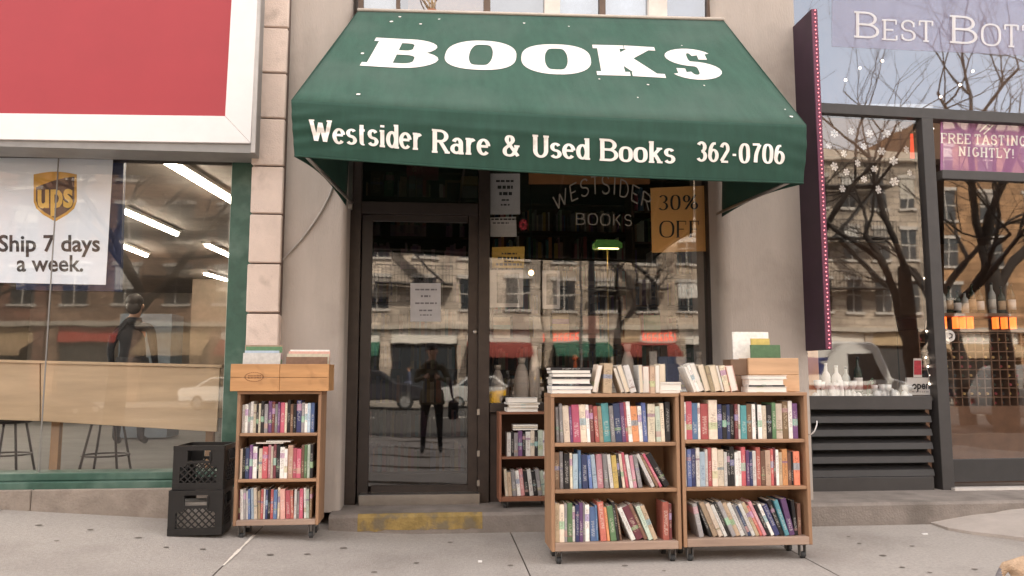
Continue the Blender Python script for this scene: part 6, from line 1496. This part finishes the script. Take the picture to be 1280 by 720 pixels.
# ------------------------------------------------------------------ figures
def skin(name, J, Ed, root, lev=2):
    names = list(J); idx = {n: i for i, n in enumerate(names)}
    me = bpy.data.meshes.new(name); me.from_pydata([J[n][0] for n in names], [(idx[a], idx[b]) for a, b in Ed], [])
    o = bpy.data.objects.new(name, me); COL.objects.link(o)
    o.modifiers.new('skin', 'SKIN'); s = o.modifiers.new('sub', 'SUBSURF'); s.levels = lev; s.render_levels = lev
    for n in names:
        sv = me.skin_vertices[0].data[idx[n]]; r = J[n][1]; sv.radius = r if isinstance(r, tuple) else (r, r)
        sv.use_root = n == root
    dg = bpy.context.evaluated_depsgraph_get(); m2 = bpy.data.meshes.new_from_object(o.evaluated_get(dg))
    bpy.data.objects.remove(o); bpy.data.meshes.remove(me)
    for p in m2.polygons: p.use_smooth = True
    return m2
SKIN_ = mat('skin', (.48, .28, .2), .55, .06, 20); HAIR = mat('hair', (.03, .022, .018), .6, .3, 40); COAT = mat('coat', (.09, .075, .05), .85, .15, 12, .2, 90); TROU = mat('trousers', (.02, .02, .024), .85, .15, 12, .2, 90); SHOE = mat('shoe', (.018, .015, .014), .5)
def person(label, loc, rz, coat, hold=True, stride=.0, bag=True, s=1.0):
    e = E('person', loc, label, 'person', None, rz); e.scale = (s, s, s)
    J = {'pelvis': ((0, 0, .95), (.155, .12)), 'waist': ((0, 0, 1.08), (.15, .115)), 'chest': ((0, .0, 1.28), (.175, .125)), 'shl': ((0, .0, 1.42), (.13, .10)), 'neck': ((0, .0, 1.50), .058), 'jaw': ((0, .02, 1.585), (.066, .078)), 'head': ((0, .012, 1.675), (.076, .094)), 'crown': ((0, .0, 1.745), (.055, .066))}
    Ed = [('pelvis', 'waist'), ('waist', 'chest'), ('chest', 'shl'), ('shl', 'neck'), ('neck', 'jaw'), ('jaw', 'head'), ('head', 'crown')]
    for k, sx in (('l', -1), ('r', 1)):
        st = stride * sx
        J['hip' + k] = ((sx * .10, 0, .90), .098); J['knee' + k] = ((sx * .125, .02 + st * .5, .50), .064); J['ank' + k] = ((sx * .14, -.01 + st, .095), .043); J['toe' + k] = ((sx * .155, .15 + st, .04), (.043, .034))
        J['sh' + k] = ((sx * .19, 0, 1.405), .064)
        if hold: J['el' + k] = ((sx * .27, .11, 1.165), .046); J['wr' + k] = ((sx * .105, .335, 1.23), .030); J['ha' + k] = ((sx * .082, .40, 1.235), (.022, .036))
        else: J['el' + k] = ((sx * .25, -.03 - st * .2, 1.13), .046); J['wr' + k] = ((sx * .25, .08 - st * .3, .89), .030); J['ha' + k] = ((sx * .245, .11 - st * .3, .82), (.020, .038))
        Ed += [('pelvis', 'hip' + k), ('hip' + k, 'knee' + k), ('knee' + k, 'ank' + k), ('ank' + k, 'toe' + k), ('shl', 'sh' + k), ('sh' + k, 'el' + k), ('el' + k, 'wr' + k), ('wr' + k, 'ha' + k)]
        for f in range(4):   # fingers, thumb
            a, b, c_ = 'f%s%d1' % (k, f), 'f%s%d2' % (k, f), 'f%s%d3' % (k, f); hx_, hy, hz = J['ha' + k][0]; ln = (.9, 1, .95, .75)[f]
            if hold: J[a] = ((hx_ - sx * .004, hy + .045 * ln, hz + .028 - .019 * f), .0088); J[b] = ((hx_ - sx * .030 * ln, hy + .058 * ln, hz + .030 - .020 * f), .008); J[c_] = ((hx_ - sx * .050 * ln, hy + .045, hz + .030 - .020 * f), .007)
            else: J[a] = ((hx_, hy + .028 - .018 * f, hz - .05 * ln), .0088); J[b] = ((hx_ - sx * .006, hy + .032 - .019 * f, hz - .085 * ln), .008); J[c_] = ((hx_ - sx * .018, hy + .032 - .019 * f, hz - .108 * ln), .007)
            Ed += [('ha' + k, a), (a, b), (b, c_)]
        hx_, hy, hz = J['ha' + k][0]
        if hold: J['t1' + k] = ((hx_ - sx * .006, hy - .015, hz + .045), .010); J['t2' + k] = ((hx_ - sx * .026, hy + .012, hz + .062), .009)
        else: J['t1' + k] = ((hx_ - sx * .004, hy + .045, hz - .01), .010); J['t2' + k] = ((hx_ - sx * .008, hy + .062, hz - .045), .009)
        Ed += [('ha' + k, 't1' + k), ('t1' + k, 't2' + k)]
    me = skin('body', J, Ed, 'pelvis')
    for m in (coat, TROU, SKIN_, SHOE): me.materials.append(m)
    wrz = [Vector(J['wr' + k][0]) for k in 'lr']; haz = [Vector(J['ha' + k][0]) for k in 'lr']
    for p in me.polygons:
        c = p.center; i = 0
        if c.z < .88 and not (abs(c.x) > .19): i = 1
        if c.z < .085: i = 3
        if c.z > 1.50: i = 2
        for wv_, hv in zip(wrz, haz):
            if (c - wv_).dot((hv - wv_).normalized()) > .01 and (c - hv).length < .17: i = 2
        p.material_index = i
    o = bpy.data.objects.new('body', me); COL.objects.link(o); o.parent = e
    O('hair', MB().ball((0, -.022, 1.715), (.096, .106, .092), 16).ball((0, -.05, 1.64), (.088, .07, .09), 14), HAIR, e, local=True)
    O('nose', MB().ball((0, .112, 1.645), (.013, .02, .022), 8), SKIN_, e, local=True)
    for sx in (-1, 1):
        O('eye', MB().ball((sx * .031, .093, 1.672), (.013, .009, .008), 8), INK, e, local=True); O('ear', MB().ball((sx * .088, .01, 1.655), (.012, .022, .032), 8), SKIN_, e, local=True)
    O('mouth', MB().ball((0, .098, 1.603), (.024, .008, .006), 8), mat('lips', (.35, .12, .1), .5), e, local=True)
    O('collar', MB().lathe((0, 0, 1.44), [(.10, 0), (.085, .05), (.08, .075)], 14), coat, e, local=True)
    O('coat_hem', MB().lathe((0, 0, .80), [(.21, 0), (.20, .12), (.175, .24)], 18), coat, e, local=True)
    return e
PZ = G(0, -.5) + .002
person('person in a dark olive coat photographing the shop with both hands raised', (0.0, -.425, PZ), 0, COAT)
cmr = E('camera_body', (0, -.09, CAM.z - .04), 'small black camera held at chest height by the person in the olive coat', 'camera')
O('body', MB().box((-.055, -.095, CAM.z - .04), (.055, -.055, CAM.z + .035)), BLACKP, cmr, bevel=.006)
O('lens', MB().lathe((0, -.03, CAM.z), [(.028, -.026), (.028, .0), (.024, .004)], 18, axis='y'), BLACKP, cmr)
bg_ = E('shoulder_bag', (.36, -.42, PZ + .55), 'dark shoulder bag hanging at the side of the person in the olive coat', 'bag')
O('bag', MB().box((.27, -.58, PZ + .55), (.43, -.26, PZ + .86)), TROU, bg_, bevel=.03)
O('strap', MB().tube([Vector((.35, -.50, PZ + .85)), Vector((.30, -.47, PZ + 1.2)), Vector((.17, -.45, PZ + 1.47)), Vector((.26, -.36, PZ + 1.2)), Vector((.35, -.34, PZ + .85))], .014, 6), TROU, bg_)
person('person in a blue grey coat walking past opposite the wine shop door', (8.6, .2, G(8.6, .2) + .002), R(-90), mat('coat_blue', (.10, .12, .16), .85), hold=False, stride=.17)
person('person in a dark coat standing with their back turned inside the left shop', (at(167, 420, 10).x, 10, bzt - .018), 0, mat('coat_dark', (.02, .022, .028), .85), hold=False)
for lab, loc, rz, m in FARP: person(lab, loc, rz, m, hold=False, stride=.16)
# small tan dog trotting out of the picture at the lower right
FUR = mat('tan_fur', (.52, .36, .24), .9, .2, 30, .6, 120); FURG = mat('grey_fur', (.25, .23, .24), .9, .2, 30, .6, 120)
J = {'rump': ((-.20, 0, .30), (.082, .078)), 'loin': ((-.06, 0, .315), (.078, .075)), 'chest': ((.12, 0, .30), (.095, .085)), 'neck': ((.22, 0, .38), .058), 'skull': ((.285, 0, .45), (.056, .052)), 'muzzle': ((.375, 0, .425), .028), 'nose': ((.40, 0, .423), .02),
     'tail1': ((-.275, 0, .30), .022), 'tail2': ((-.31, 0, .24), .018), 'tail3': ((-.325, 0, .17), .011)}
Ed = [('rump', 'loin'), ('loin', 'chest'), ('chest', 'neck'), ('neck', 'skull'), ('skull', 'muzzle'), ('muzzle', 'nose'), ('rump', 'tail1'), ('tail1', 'tail2'), ('tail2', 'tail3')]
for k, sy, ph in (('l', 1, .04), ('r', -1, -.03)):
    J['stifle' + k] = ((-.16, sy * .062, .20), .042); J['hock' + k] = ((-.245 + ph, sy * .066, .115), .020); J['hpaw' + k] = ((-.215 + ph, sy * .066, .02), .019); J['htoe' + k] = ((-.18 + ph, sy * .066, .014), .017)
    J['elbow' + k] = ((.10, sy * .064, .19), .034); J['wrist' + k] = ((.125 - ph, sy * .066, .09), .019); J['fpaw' + k] = ((.12 - ph * 1.3, sy * .066, .02), .018); J['ftoe' + k] = ((.15 - ph * 1.3, sy * .066, .014), .017)
    J['ear' + k] = ((.265, sy * .05, .505), .016); J['eart' + k] = ((.275, sy * .078, .455), .013)
    Ed += [('rump', 'stifle' + k), ('stifle' + k, 'hock' + k), ('hock' + k, 'hpaw' + k), ('hpaw' + k, 'htoe' + k), ('chest', 'elbow' + k), ('elbow' + k, 'wrist' + k), ('wrist' + k, 'fpaw' + k), ('fpaw' + k, 'ftoe' + k), ('skull', 'ear' + k), ('ear' + k, 'eart' + k)]
me = skin('body', J, Ed, 'rump'); me.materials.append(FUR); me.materials.append(FURG)
for p in me.polygons:
    if p.center.x < -.30: p.material_index = 1
dp = at(1276, 700, 3.55)
sc_ = 1.0
dg_ = E('dog', (dp.x + .235, 3.55, G(dp.x, 3.55)), 'small tan dog stepping out of the frame at the lower right corner', 'dog', None, R(-12))
o = bpy.data.objects.new('body', me); COL.objects.link(o); o.parent = dg_
for sy in (-1, 1): O('eye', MB().ball((.325, sy * .032, .462), .009, 8), INK, dg_, local=True)
O('nose_tip', MB().ball((.414, 0, .428), (.013, .014, .011), 8), INK, dg_, local=True)
